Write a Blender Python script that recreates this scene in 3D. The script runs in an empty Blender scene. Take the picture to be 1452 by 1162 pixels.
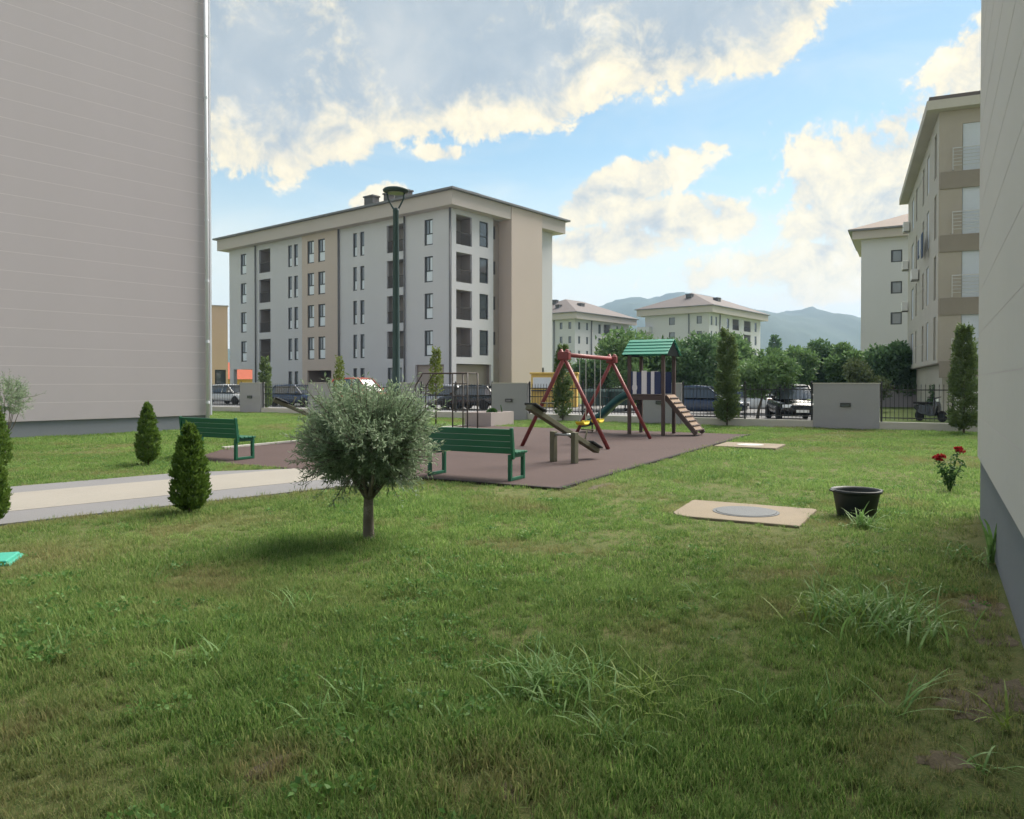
import bpy, math, random
import numpy as np
from mathutils import Vector, Matrix

random.seed(11)
rng = np.random.default_rng(11)
scene = bpy.context.scene
COL = scene.collection
R = math.radians

# ------------------------------------------------------------------ camera
EYE = 1.65
FPX = 1080.0            # focal length in pixels of the 1452 px wide photograph
cam_d = bpy.data.cameras.new('camera')
cam = bpy.data.objects.new('camera', cam_d)
COL.objects.link(cam)
cam.location = (0, 0, EYE)
cam.rotation_euler = (R(90 - 0.77), 0, 0)
cam_d.sensor_width = 36
cam_d.lens = 36 * FPX / 1452
cam_d.shift_y = -0.0169
cam_d.clip_start = 0.05
cam_d.clip_end = 9000
scene.camera = cam

# ------------------------------------------------------------------ sun, sky and exposure
SUN_AZ, SUN_EL = 47.0, 50.0      # degrees from +Y towards +X, and above the horizon
sun_d = bpy.data.lights.new('sun', 'SUN')
sun_d.energy = 2.5
sun_d.angle = R(45)
sun_d.color = (1.0, 0.93, 0.82)
sun = bpy.data.objects.new('sun', sun_d)
COL.objects.link(sun)
sdir = Vector((math.sin(R(SUN_AZ)) * math.cos(R(SUN_EL)), math.cos(R(SUN_AZ)) * math.cos(R(SUN_EL)), math.sin(R(SUN_EL))))
sun.rotation_euler = sdir.to_track_quat('Z', 'Y').to_euler()
sun.location = (0, 0, 60)

scene.view_settings.view_transform = 'Standard'
scene.view_settings.look = 'None'
scene.view_settings.gamma = 1
scene.view_settings.exposure = 1.95
scene.view_settings.use_curve_mapping = False

world = bpy.data.worlds.new('World')
scene.world = world
world.use_nodes = True


class NT:
    """small helper for wiring math nodes"""
    def __init__(self, tree):
        self.t = tree
        self.n = tree.nodes
        self.l = tree.links

    def node(self, kind, **kw):
        x = self.n.new(kind)
        for k, v in kw.items():
            setattr(x, k, v)
        return x

    def put(self, sock, v):
        if isinstance(v, bpy.types.NodeSocket):
            self.l.new(v, sock)
        else:
            sock.default_value = v

    def m(self, op, a, b=None, c=None, clamp=False):
        x = self.n.new('ShaderNodeMath')
        x.operation = op
        x.use_clamp = clamp
        self.put(x.inputs[0], a)
        if b is not None:
            self.put(x.inputs[1], b)
        if c is not None:
            self.put(x.inputs[2], c)
        return x.outputs[0]

    def mix(self, f, a, b):
        x = self.n.new('ShaderNodeMix')
        x.data_type = 'RGBA'
        self.put(x.inputs[0], f)
        self.put(x.inputs[6], a)
        self.put(x.inputs[7], b)
        return x.outputs[2]

    def noise(self, vec, scale, detail=4, rough=0.55, dist=0.0):
        x = self.n.new('ShaderNodeTexNoise')
        if vec is not None:
            self.l.new(vec, x.inputs['Vector'])
        x.inputs['Scale'].default_value = scale
        x.inputs['Detail'].default_value = detail
        x.inputs['Roughness'].default_value = rough
        x.inputs['Distortion'].default_value = dist
        return x.outputs[0]

    def ramp(self, f, stops):
        x = self.n.new('ShaderNodeValToRGB')
        e = x.color_ramp.elements
        while len(e) < len(stops):
            e.new(0.5)
        for q, (p, c) in zip(e, stops):
            q.position = p
            q.color = (*c, 1) if len(c) == 3 else c
        self.put(x.inputs[0], f)
        return x.outputs[0]


def sky_dir(px, py):
    """azimuth and elevation (radians) of a point in the sky"""
    x = (px - 726) / FPX
    return math.atan(x), math.atan((542 - py) / FPX / math.sqrt(1 + x * x))


def build_sky():
    k = NT(world.node_tree)
    k.n.clear()
    out = k.node('ShaderNodeOutputWorld')
    sky = k.node('ShaderNodeTexSky')
    sky.sky_type = 'NISHITA'
    sky.sun_disc = False
    sky.sun_elevation = R(SUN_EL)
    sky.sun_rotation = R(SUN_AZ)
    sky.air_density = 1.0
    sky.dust_density = 0.25
    sky.ozone_density = 1.6
    tc = k.node('ShaderNodeTexCoord')
    D = tc.outputs['Generated']
    sep = k.node('ShaderNodeSeparateXYZ')
    k.l.new(D, sep.inputs[0])
    X, Y, Z = sep.outputs
    az = k.m('ARCTAN2', X, Y)
    el = k.m('ARCSINE', k.m('MULTIPLY', Z, 0.9999))
    # ragged cloud texture: large billows and fine fleece
    n1 = k.noise(D, 6.0, 3, 0.55, 0.3)
    n5 = k.noise(D, 17.0, 5, 0.66, 0.35)
    n3 = k.noise(D, 62.0, 4, 0.65, 0.2)
    b1 = k.m('SUBTRACT', n1, 0.5)
    b5 = k.m('SUBTRACT', n5, 0.5)
    b3 = k.m('SUBTRACT', n3, 0.5)
    fl = k.m('ADD', k.m('MULTIPLY', b1, 1.35), k.m('ADD', k.m('MULTIPLY', b5, 1.3), k.m('MULTIPLY', b3, 0.5)))
    # cloud banks: centre (az, el), half sizes, tilt, thickness
    P = FPX
    banks = []

    def bank(px, py, rx, ry, tilt, amp):
        a, e = sky_dir(px, py)
        banks.append((a, e, rx / P, ry / P, R(tilt), amp))
    bank(365, 60, 270, 160, 0, 0.95)
    bank(690, 30, 370, 150, 6, 1.05)
    bank(985, -5, 245, 120, 15, 0.95)
    bank(400, -230, 600, 210, 0, 1.2)
    bank(1380, 205, 270, 100, 14, 0.55)
    bank(1490, 90, 210, 85, 25, 0.55)
    bank(900, 262, 150, 36, 20, 0.42)
    bank(985, 312, 150, 36, -4, 0.36)
    bank(840, 352, 170, 30, 6, 0.36)
    bank(1150, 380, 240, 44, 4, 0.42)
    bank(1260, 300, 180, 40, 8, 0.40)
    bank(627, 219, 40, 14, 0, 0.40)
    bank(1005, 209, 34, 12, 0, 0.32)
    bank(540, 282, 46, 20, 10, 0.36)
    bank(480, 210, 60, 20, 0, 0.34)
    # the same broken cumulus goes on around and above
    for a, e, rx, ry, t, amp in ((75, 30, 26, 11, 5, 1.0), (118, 22, 30, 10, -6, 1.0), (165, 34, 30, 13, 8, 1.1), (-150, 20, 30, 9, 0, 0.9),
                                 (-105, 33, 30, 12, -5, 1.1), (-62, 24, 22, 9, 6, 0.9), (20, 55, 34, 13, 10, 1.0), (-160, 58, 60, 12, 0, 1.0)):
        banks.append((R(a), R(e), R(rx), R(ry), R(t), amp))
    dens = None
    for a, e, rx, ry, t, amp in banks:
        da = k.m('SUBTRACT', az, a)
        de = k.m('SUBTRACT', el, e)
        c, s = math.cos(t), math.sin(t)
        p = k.m('MULTIPLY_ADD', da, c / rx, k.m('MULTIPLY', de, s / rx))
        q = k.m('MULTIPLY_ADD', da, -s / ry, k.m('MULTIPLY', de, c / ry))
        r2 = k.m('MULTIPLY_ADD', p, p, k.m('MULTIPLY', q, q))
        v = k.m('MULTIPLY_ADD', r2, -amp, amp)
        dens = v if dens is None else k.m('MAXIMUM', dens, v)
    dens = k.m('MAXIMUM', dens, -0.6)
    d = k.m('ADD', dens, fl)
    alpha = k.n.new('ShaderNodeMapRange')
    alpha.interpolation_type = 'SMOOTHSTEP'
    k.put(alpha.inputs[0], d)
    alpha.inputs[1].default_value = -0.05
    alpha.inputs[2].default_value = 0.16
    # backlit cloud: bright translucent billows along the rim, grey thick core
    core = k.n.new('ShaderNodeMapRange')
    core.interpolation_type = 'SMOOTHSTEP'
    k.put(core.inputs[0], k.m('ADD', dens, k.m('ADD', k.m('MULTIPLY', b1, 1.3), k.m('ADD', k.m('MULTIPLY', b5, -1.25), k.m('MULTIPLY', b3, 0.6)))))
    core.inputs[1].default_value = 0.30
    core.inputs[2].default_value = 0.85
    rim = k.ramp(k.m('ADD', k.m('MULTIPLY', n5, 0.7), k.m('MULTIPLY', n3, 0.3)), [(0.34, (0.62, 0.62, 0.58)), (0.44, (0.88, 0.80, 0.61)), (0.54, (1.08, 0.94, 0.64)), (0.68, (1.12, 1.02, 0.80))])
    greyc = k.ramp(k.m('ADD', k.m('MULTIPLY', n1, 0.6), k.m('MULTIPLY', n5, 0.4)), [(0.36, (0.38, 0.45, 0.50)), (0.5, (0.47, 0.53, 0.56)), (0.64, (0.60, 0.63, 0.62))])
    col = k.mix(core.outputs[0], rim, greyc)
    # thin high veil, streaky
    mp = k.node('ShaderNodeMapping')
    mp.inputs['Scale'].default_value = (1.0, 1.0, 3.2)
    k.l.new(D, mp.inputs[0])
    n4 = k.noise(mp.outputs[0], 4.0, 4, 0.6, 0.6)
    veil = k.n.new('ShaderNodeMapRange')
    k.put(veil.inputs[0], n4)
    veil.inputs[1].default_value = 0.42
    veil.inputs[2].default_value = 0.75
    low = k.n.new('ShaderNodeMapRange')     # more veil towards the horizon, all round
    low.interpolation_type = 'SMOOTHSTEP'
    k.put(low.inputs[0], el)
    low.inputs[1].default_value = R(18)
    low.inputs[2].default_value = R(3)
    va = k.m('ADD', k.m('MULTIPLY', veil.outputs[0], 0.30), k.m('MULTIPLY', low.outputs[0], 0.88), clamp=True)
    tint = k.node('ShaderNodeMix')
    tint.data_type = 'RGBA'
    tint.blend_type = 'MULTIPLY'
    tint.inputs[0].default_value = 1.0
    k.l.new(sky.outputs[0], tint.inputs[6])
    tint.inputs[7].default_value = (0.843, 0.894, 0.74, 1)
    bg_sky = k.node('ShaderNodeBackground')
    k.l.new(tint.outputs[2], bg_sky.inputs[0])
    bg_sky.inputs[1].default_value = SKY_STRENGTH
    bg_veil = k.node('ShaderNodeBackground')
    bg_veil.inputs[0].default_value = (0.92, 0.92, 0.80, 1)
    bg_veil.inputs[1].default_value = 0.30
    bg_cl = k.node('ShaderNodeBackground')
    k.l.new(col, bg_cl.inputs[0])
    bg_cl.inputs[1].default_value = 0.285
    m1 = k.node('ShaderNodeMixShader')
    k.put(m1.inputs[0], va)
    k.l.new(bg_sky.outputs[0], m1.inputs[1])
    k.l.new(bg_veil.outputs[0], m1.inputs[2])
    m2 = k.node('ShaderNodeMixShader')
    k.put(m2.inputs[0], k.m('MULTIPLY', alpha.outputs[0], 0.93))
    k.l.new(m1.outputs[0], m2.inputs[1])
    k.l.new(bg_cl.outputs[0], m2.inputs[2])
    k.l.new(m2.outputs[0], out.inputs[0])
    world.cycles.sampling_method = 'MANUAL'
    world.cycles.sample_map_resolution = 512


SKY_STRENGTH = 0.05
build_sky()
scene.cycles.max_bounces = 6
scene.cycles.diffuse_bounces = 2
scene.cycles.adaptive_threshold = 0.02
scene.cycles.glossy_bounces = 2
scene.cycles.transmission_bounces = 3
scene.cycles.transparent_max_bounces = 6
scene.cycles.volume_bounces = 0

# ------------------------------------------------------------------ helpers
U = Vector((0.874, -0.486, 0)).normalized()
V = Vector((0.486, 0.874, 0)).normalized()
UANG = math.atan2(U.y, U.x)


def gp(px, py):
    """ground point under a photo pixel (surveying aid)"""
    y = FPX * EYE / (py - 542)
    return Vector(((px - 726) / FPX * y, y, 0))


def at(px, y, z=0.0):
    return Vector(((px - 726) / FPX * y, y, z))


def tag(o, label=None, cat=None, group=None, kind=None):
    if label: o['label'] = label
    if cat: o['category'] = cat
    if group: o['group'] = group
    if kind: o['kind'] = kind
    return o


def empty(name, loc, rz=0.0):
    o = bpy.data.objects.new(name, None)
    COL.objects.link(o)
    o.location = loc
    o.rotation_euler = (0, 0, rz)
    o.empty_display_size = 0.2
    return o


def link(name, mesh, parent=None, loc=(0, 0, 0), rz=0.0):
    o = bpy.data.objects.new(name, mesh)
    COL.objects.link(o)
    o.location = loc
    o.rotation_euler = (0, 0, rz)
    if parent: o.parent = parent
    return o


def copy_tree(o, parent=None):
    c = o.copy()
    COL.objects.link(c)
    c.parent = parent
    for ch in list(o.children):
        copy_tree(ch, c)
    return c


class MB:
    def __init__(self):
        self.v = []
        self.f = []

    def quad(self, a, b, c, d):
        i = len(self.v)
        self.v += [tuple(a), tuple(b), tuple(c), tuple(d)]
        self.f.append((i, i + 1, i + 2, i + 3))
        return self

    def poly(self, pts):
        i = len(self.v)
        self.v += [tuple(p) for p in pts]
        self.f.append(tuple(range(i, i + len(pts))))
        return self

    def prism(self, pts, z0, z1):
        """closed prism over a counter-clockwise outline"""
        i = len(self.v)
        n = len(pts)
        self.v += [(p[0], p[1], z0) for p in pts] + [(p[0], p[1], z1) for p in pts]
        self.f.append(tuple(range(i + n, i + 2 * n)))
        self.f.append(tuple(range(i + n - 1, i - 1, -1)))
        for q in range(n):
            r = (q + 1) % n
            self.f.append((i + q, i + r, i + n + r, i + n + q))
        return self

    def box(self, x0, x1, y0, y1, z0, z1):
        if x0 > x1: x0, x1 = x1, x0
        if y0 > y1: y0, y1 = y1, y0
        if z0 > z1: z0, z1 = z1, z0
        return self.prism([(x0, y0), (x1, y0), (x1, y1), (x0, y1)], z0, z1)

    def obox(self, c, ax, ay, az):
        """oriented box: centre and three half-axis vectors"""
        c, ax, ay, az = Vector(c), Vector(ax), Vector(ay), Vector(az)
        i = len(self.v)
        for sz in (-1, 1):
            for sx, sy in ((-1, -1), (1, -1), (1, 1), (-1, 1)):
                self.v.append(tuple(c + ax * sx + ay * sy + az * sz))
        self.f += [(i + 4, i + 5, i + 6, i + 7), (i + 3, i + 2, i + 1, i)]
        for q in range(4):
            r = (q + 1) % 4
            self.f.append((i + q, i + r, i + 4 + r, i + 4 + q))
        return self

    def beam(self, p0, p1, w, h, up=(0, 0, 1)):
        p0, p1 = Vector(p0), Vector(p1)
        d = p1 - p0
        L = d.length
        d.normalize()
        s = d.cross(Vector(up))
        if s.length < 1e-5: s = Vector((1, 0, 0))
        s.normalize()
        u = s.cross(d)
        return self.obox((p0 + p1) / 2, d * L / 2, s * w / 2, u * h / 2)

    def tube(self, pts, rad, n=10, cap=True):
        pts = [Vector(p) for p in pts]
        if not hasattr(rad, '__len__'): rad = [rad] * len(pts)
        i0 = len(self.v)
        prev = None
        for k, p in enumerate(pts):
            d = (pts[min(k + 1, len(pts) - 1)] - pts[max(k - 1, 0)]).normalized()
            if prev is None:
                a = Vector((0, 0, 1)) if abs(d.z) < 0.9 else Vector((1, 0, 0))
                s = d.cross(a).normalized()
            else:
                s = (prev - d * prev.dot(d)).normalized()
            prev = s
            t = d.cross(s)
            for q in range(n):
                an = 2 * math.pi * q / n
                self.v.append(tuple(p + (s * math.cos(an) + t * math.sin(an)) * rad[k]))
        for k in range(len(pts) - 1):
            for q in range(n):
                r = (q + 1) % n
                a, b = i0 + k * n, i0 + (k + 1) * n
                self.f.append((a + q, a + r, b + r, b + q))
        if cap:
            self.f.append(tuple(range(i0 + n - 1, i0 - 1, -1)))
            e = i0 + (len(pts) - 1) * n
            self.f.append(tuple(range(e, e + n)))
        return self

    def lathe(self, prof, n=24, c=(0, 0, 0)):
        i0 = len(self.v)
        for r, z in prof:
            for q in range(n):
                an = 2 * math.pi * q / n
                self.v.append((c[0] + r * math.cos(an), c[1] + r * math.sin(an), c[2] + z))
        for k in range(len(prof) - 1):
            for q in range(n):
                r = (q + 1) % n
                a, b = i0 + k * n, i0 + (k + 1) * n
                self.f.append((a + q, a + r, b + r, b + q))
        if prof[0][0] > 1e-4: self.f.append(tuple(range(i0 + n - 1, i0 - 1, -1)))
        if prof[-1][0] > 1e-4:
            e = i0 + (len(prof) - 1) * n
            self.f.append(tuple(range(e, e + n)))
        return self

    def loft(self, rings, cap=True):
        i0 = len(self.v)
        n = len(rings[0])
        for r in rings:
            self.v += [tuple(p) for p in r]
        for k in range(len(rings) - 1):
            for q in range(n):
                r = (q + 1) % n
                a, b = i0 + k * n, i0 + (k + 1) * n
                self.f.append((a + q, a + r, b + r, b + q))
        if cap:
            self.f.append(tuple(range(i0 + n - 1, i0 - 1, -1)))
            e = i0 + (len(rings) - 1) * n
            self.f.append(tuple(range(e, e + n)))
        return self

    def mesh(self, name, mat, smooth=False):
        me = bpy.data.meshes.new(name)
        me.from_pydata(self.v, [], self.f)
        me.materials.append(mat)
        if smooth:
            me.polygons.foreach_set('use_smooth', [True] * len(me.polygons))
        me.update()
        return me

    def build(self, name, mat, parent=None, smooth=False, bevel=0.0, loc=(0, 0, 0), rz=0.0, sub=0):
        o = link(name, self.mesh(name, mat, smooth), parent, loc, rz)
        if bevel:
            b = o.modifiers.new('bevel', 'BEVEL')
            b.width = bevel
            b.segments = 2
            b.limit_method = 'ANGLE'
        if sub:
            s = o.modifiers.new('sub', 'SUBSURF')
            s.levels = s.render_levels = sub
        return o


def leaf_mesh(name, mat, P, Dn, L, W, curl=0.15):
    """many diamond leaves: base P, direction Dn, length L, width W (arrays)"""
    n = len(P)
    Dn = Dn / np.linalg.norm(Dn, axis=1, keepdims=True)
    r = rng.normal(size=(n, 3))
    S = np.cross(Dn, r)
    S /= np.linalg.norm(S, axis=1, keepdims=True) + 1e-9
    N = np.cross(S, Dn)
    L = np.broadcast_to(np.asarray(L), (n,))[:, None]
    W = np.broadcast_to(np.asarray(W), (n,))[:, None]
    v = np.empty((n, 4, 3))
    v[:, 0] = P
    v[:, 1] = P + Dn * L * 0.45 + S * W * 0.5 + N * L * curl * 0.5
    v[:, 2] = P + Dn * L - N * L * curl
    v[:, 3] = P + Dn * L * 0.45 - S * W * 0.5 + N * L * curl * 0.5
    return quad_mesh(name, mat, v)


def quad_mesh(name, mat, v):
    n = len(v)
    me = bpy.data.meshes.new(name)
    me.vertices.add(n * 4)
    me.vertices.foreach_set('co', v.reshape(-1).astype(np.float32))
    me.loops.add(n * 4)
    me.loops.foreach_set('vertex_index', np.arange(n * 4, dtype=np.int32))
    me.polygons.add(n)
    me.polygons.foreach_set('loop_start', np.arange(0, n * 4, 4, dtype=np.int32))
    me.materials.append(mat)
    me.update(calc_edges=True)
    me.validate()
    return me


# ------------------------------------------------------------------ materials
MAT = {}


def mat(name, col, rough=0.75, var=0.12, scale=4.0, bump=0.0, bscale=60.0, metal=0.0, spec=0.4, tint=None, fine=0.06, obj=True):
    m = bpy.data.materials.new(name)
    m.use_nodes = True
    k = NT(m.node_tree)
    b = k.n['Principled BSDF']
    tc = k.node('ShaderNodeTexCoord')
    if obj:
        vec = tc.outputs['Object']
    else:
        vec = k.node('ShaderNodeNewGeometry').outputs['Position']
    n1 = k.noise(vec, scale, 5, 0.6)
    n2 = k.noise(vec, scale * 14, 3, 0.6)
    f = k.m('ADD', k.m('MULTIPLY', k.m('SUBTRACT', n1, 0.5), 2 * var), k.m('MULTIPLY', k.m('SUBTRACT', n2, 0.5), 2 * fine))
    dark = tuple(c * 0.55 for c in col)
    lite = tuple(min(1, c * 1.45) for c in (tint or col))
    c = k.ramp(k.m('ADD', f, 0.5, clamp=True), [(0.0, dark), (0.5, col), (1.0, lite)])
    k.l.new(c, b.inputs['Base Color'])
    b.inputs['Roughness'].default_value = rough
    b.inputs['Metallic'].default_value = metal
    b.inputs['Specular IOR Level'].default_value = spec
    if bump:
        bn = k.node('ShaderNodeBump')
        bn.inputs['Strength'].default_value = bump
        bn.inputs['Distance'].default_value = 0.01
        k.l.new(k.noise(vec, bscale, 4, 0.65), bn.inputs['Height'])
        k.l.new(bn.outputs[0], b.inputs['Normal'])
    MAT[name] = m
    return m


def leaf_mat(name, c0, c1, c2, scale=3.0, trans=0.35, rough=0.55):
    m = bpy.data.materials.new(name)
    m.use_nodes = True
    k = NT(m.node_tree)
    k.n.clear()
    out = k.node('ShaderNodeOutputMaterial')
    g = k.node('ShaderNodeNewGeometry')
    f = k.m('ADD', k.m('MULTIPLY', k.noise(g.outputs['Position'], scale, 3), 0.9), k.m('MULTIPLY', g.outputs['Random Per Island'], 0.55))
    c = k.ramp(k.m('SUBTRACT', f, 0.22, clamp=True), [(0.0, c0), (0.5, c1), (1.0, c2)])
    b = k.node('ShaderNodeBsdfPrincipled')
    b.inputs['Roughness'].default_value = rough
    b.inputs['Specular IOR Level'].default_value = 0.25
    k.l.new(c, b.inputs['Base Color'])
    t = k.node('ShaderNodeBsdfTranslucent')
    k.l.new(c, t.inputs[0])
    mx = k.node('ShaderNodeMixShader')
    mx.inputs[0].default_value = trans
    k.l.new(b.outputs[0], mx.inputs[1])
    k.l.new(t.outputs[0], mx.inputs[2])
    k.l.new(mx.outputs[0], out.inputs[0])
    MAT[name] = m
    return m


mat('render_white', (0.53, 0.525, 0.56), 0.9, 0.05, 0.4, 0.15, 90, fine=0.02)
mat('render_beige', (0.50, 0.42, 0.38), 0.9, 0.05, 0.4, 0.15, 90, fine=0.02)
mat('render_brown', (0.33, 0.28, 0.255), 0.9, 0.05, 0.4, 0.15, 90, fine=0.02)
mat('fascia', (0.46, 0.41, 0.39), 0.85, 0.05, 0.4, fine=0.02)
mat('soffit', (0.55, 0.50, 0.45), 0.9, 0.05, 0.5)
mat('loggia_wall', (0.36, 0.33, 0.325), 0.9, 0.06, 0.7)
mat('roof_tile', (0.17, 0.13, 0.11), 0.8, 0.15, 0.8, 0.3, 20)
mat('far_roof', (0.125, 0.107, 0.105), 0.85, 0.15, 0.8, 0.3, 20)
mat('chimney', (0.10, 0.10, 0.10), 0.7)
mat('dark_frame', (0.035, 0.038, 0.042), 0.4, 0.05)
mat('white_frame', (0.7, 0.7, 0.7), 0.5, 0.04)
mat('pane_light', (0.62, 0.66, 0.72), 0.12, 0.1, 0.8, spec=0.8)  # pale opaque colour stands in for sky reflected in the lower panes
mat('pane_dark', (0.05, 0.06, 0.07), 0.05, 0.1, 0.8, spec=1.0)
mat('pane_mid', (0.14, 0.155, 0.18), 0.08, 0.15, 0.9, spec=0.9)
mat('shutter', (0.52, 0.56, 0.64), 0.6, 0.04, 1.0)
mat('board_left', (0.465, 0.42, 0.45), 0.92, 0.10, 0.22, 0.25, 140, fine=0.03)
mat('board_right', (0.60, 0.58, 0.575), 0.92, 0.05, 0.5, 0.35, 140, fine=0.04)
mat('board_joint', (0.59, 0.54, 0.565), 0.9, 0.04, 1.0)
mat('plinth_grey', (0.22, 0.235, 0.265), 0.9, 0.10, 0.9, 0.4, 90, fine=0.06)
mat('pipe_white', (0.62, 0.64, 0.70), 0.45, 0.05)
mat('pipe_grey', (0.15, 0.15, 0.16), 0.5, 0.05)
mat('old_beige', (0.36, 0.325, 0.285), 0.92, 0.12, 0.5, 0.2, 60)
mat('old_pale', (0.45, 0.425, 0.385), 0.92, 0.12, 0.6, 0.2, 60)
mat('old_dark', (0.25, 0.22, 0.19), 0.92, 0.12, 0.5, 0.2, 60)
mat('peach', (0.72, 0.50, 0.37), 0.9, 0.08, 0.8)
mat('yellow_wall', (0.62, 0.43, 0.13), 0.85, 0.08, 0.9)
mat('kiosk_yellow', (0.60, 0.41, 0.10), 0.6, 0.08, 0.9)
mat('red_roof', (0.42, 0.11, 0.06), 0.85, 0.15, 1.2)
mat('concrete', (0.44, 0.43, 0.40), 0.92, 0.12, 1.2, 0.3, 70)
mat('pillar', (0.29, 0.295, 0.315), 0.92, 0.08, 0.9, 0.3, 80)
mat('planter', (0.38, 0.33, 0.33), 0.9, 0.08, 1.2, 0.2, 60)
mat('slab_tan', (0.205, 0.17, 0.125), 0.92, 0.2, 2.2, 0.5, 60, fine=0.1)
mat('cover_grey', (0.085, 0.095, 0.105), 0.7, 0.12, 4, 0.4, 90)
mat('path_cream', (0.245, 0.23, 0.205), 0.92, 0.10, 0.9, 0.3, 90, fine=0.08, obj=False)
mat('path_grey', (0.16, 0.16, 0.168), 0.92, 0.12, 0.9, 0.3, 90, fine=0.08, obj=False)
mat('rubber', (0.060, 0.038, 0.036), 0.95, 0.28, 0.7, 0.5, 160, fine=0.12, obj=False)
mat('rubber_edge', (0.022, 0.016, 0.016), 0.95, 0.1, 2, 0.4, 100)
mat('bench_green', (0.010, 0.105, 0.055), 0.42, 0.10, 3.0, 0.06, 40, fine=0.05)
mat('lamp_green', (0.045, 0.078, 0.084), 0.5, 0.08, 4)
mat('fence_black', (0.018, 0.020, 0.022), 0.5, 0.08, 4)
mat('swing_red', (0.19, 0.038, 0.040), 0.5, 0.18, 5)
mat('wood_grey', (0.13, 0.125, 0.085), 0.85, 0.2, 6, 0.4, 60)
mat('wood_dark', (0.085, 0.062, 0.058), 0.8, 0.2, 6, 0.4, 60)
mat('wood_ramp', (0.26, 0.185, 0.135), 0.85, 0.18, 5, 0.4, 60)
mat('metal_dark', (0.075, 0.065, 0.06), 0.55, 0.15, 6)
mat('chain', (0.42, 0.43, 0.43), 0.4, 0.1, 9, metal=0.6)
mat('roof_green', (0.02, 0.21, 0.15), 0.5, 0.12, 3)
mat('gable_dark', (0.009, 0.014, 0.015), 0.9, 0.1, 3, spec=0.1)
mat('panel_white', (0.72, 0.72, 0.78), 0.5, 0.06, 4)
mat('panel_navy', (0.025, 0.04, 0.12), 0.5, 0.1, 4)
mat('slide_teal', (0.02, 0.10, 0.105), 0.28, 0.1, 2)
mat('seat_yellow', (0.68, 0.52, 0.03), 0.5, 0.1, 5)
mat('pot_black', (0.014, 0.019, 0.022), 0.5, 0.1, 6)
mat('soil', (0.078, 0.064, 0.040), 0.98, 0.45, 9, 1.0, 45, tint=(0.14, 0.125, 0.08), fine=0.3)
mat('lid_teal', (0.05, 0.32, 0.24), 0.5, 0.08, 4)
mat('bark', (0.12, 0.105, 0.085), 0.95, 0.5, 7, 0.9, 50, tint=(0.34, 0.31, 0.27), fine=0.15)
mat('bark_far', (0.10, 0.085, 0.065), 0.95, 0.3, 6, 0.8, 30)
mat('asphalt', (0.17, 0.17, 0.175), 0.92, 0.15, 0.6, 0.3, 120, obj=False)
mat('tyre', (0.012, 0.012, 0.013), 0.85)
mat('rim', (0.35, 0.36, 0.37), 0.35, metal=0.7)
mat('car_glass', (0.06, 0.07, 0.085), 0.04, 0.05, spec=1.0)
mat('car_black', (0.010, 0.011, 0.013), 0.2, 0.03, spec=0.6)
mat('car_white', (0.62, 0.63, 0.64), 0.25, 0.03, spec=0.6)
mat('car_blue', (0.03, 0.05, 0.10), 0.25, 0.03, spec=0.6)
mat('car_silver', (0.33, 0.35, 0.38), 0.28, 0.03, spec=0.6, metal=0.3)
mat('car_red', (0.42, 0.06, 0.03), 0.3, 0.03, spec=0.6)
mat('headlight', (0.7, 0.72, 0.74), 0.15, 0.05, spec=0.8)
mat('plate', (0.75, 0.75, 0.75), 0.5, 0.03)
mat('container_green', (0.018, 0.045, 0.042), 0.5, 0.12, 3)
mat('cloth_blue', (0.04, 0.07, 0.14), 0.9, 0.1, 4)
mat('cloth_white', (0.5, 0.52, 0.55), 0.9, 0.1, 4)
mat('garden_wall', (0.34, 0.32, 0.36), 0.92, 0.12, 1.0)
leaf_mat('olive_leaf', (0.10, 0.16, 0.09), (0.225, 0.31, 0.19), (0.42, 0.50, 0.36), 3.0, 0.42)
leaf_mat('thuja_leaf', (0.06, 0.12, 0.022), (0.12, 0.205, 0.038), (0.20, 0.29, 0.065), 7.0, 0.25)
leaf_mat('tree_leaf', (0.07, 0.135, 0.055), (0.13, 0.225, 0.085), (0.20, 0.31, 0.125), 0.7, 0.35)
leaf_mat('tree_leaf_blue', (0.055, 0.115, 0.055), (0.10, 0.185, 0.08), (0.16, 0.26, 0.12), 0.7, 0.3)
leaf_mat('shrub_leaf', (0.08, 0.115, 0.05), (0.13, 0.175, 0.075), (0.19, 0.24, 0.11), 0.9, 0.3)
leaf_mat('poplar_leaf', (0.08, 0.125, 0.05), (0.13, 0.19, 0.07), (0.19, 0.26, 0.11), 2.5, 0.35)
leaf_mat('young_leaf', (0.10, 0.14, 0.03), (0.17, 0.22, 0.05), (0.25, 0.30, 0.08), 2.5, 0.4)
leaf_mat('weed_leaf', (0.09, 0.19, 0.05), (0.16, 0.29, 0.085), (0.25, 0.40, 0.14), 9, 0.35)
leaf_mat('weed_yellow', (0.12, 0.19, 0.03), (0.19, 0.28, 0.05), (0.28, 0.37, 0.10), 9, 0.35)
leaf_mat('rose_leaf', (0.02, 0.06, 0.018), (0.045, 0.11, 0.03), (0.08, 0.16, 0.05), 9, 0.3)
leaf_mat('rose_petal', (0.18, 0.008, 0.014), (0.30, 0.014, 0.022), (0.42, 0.03, 0.035), 20, 0.25)

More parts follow.
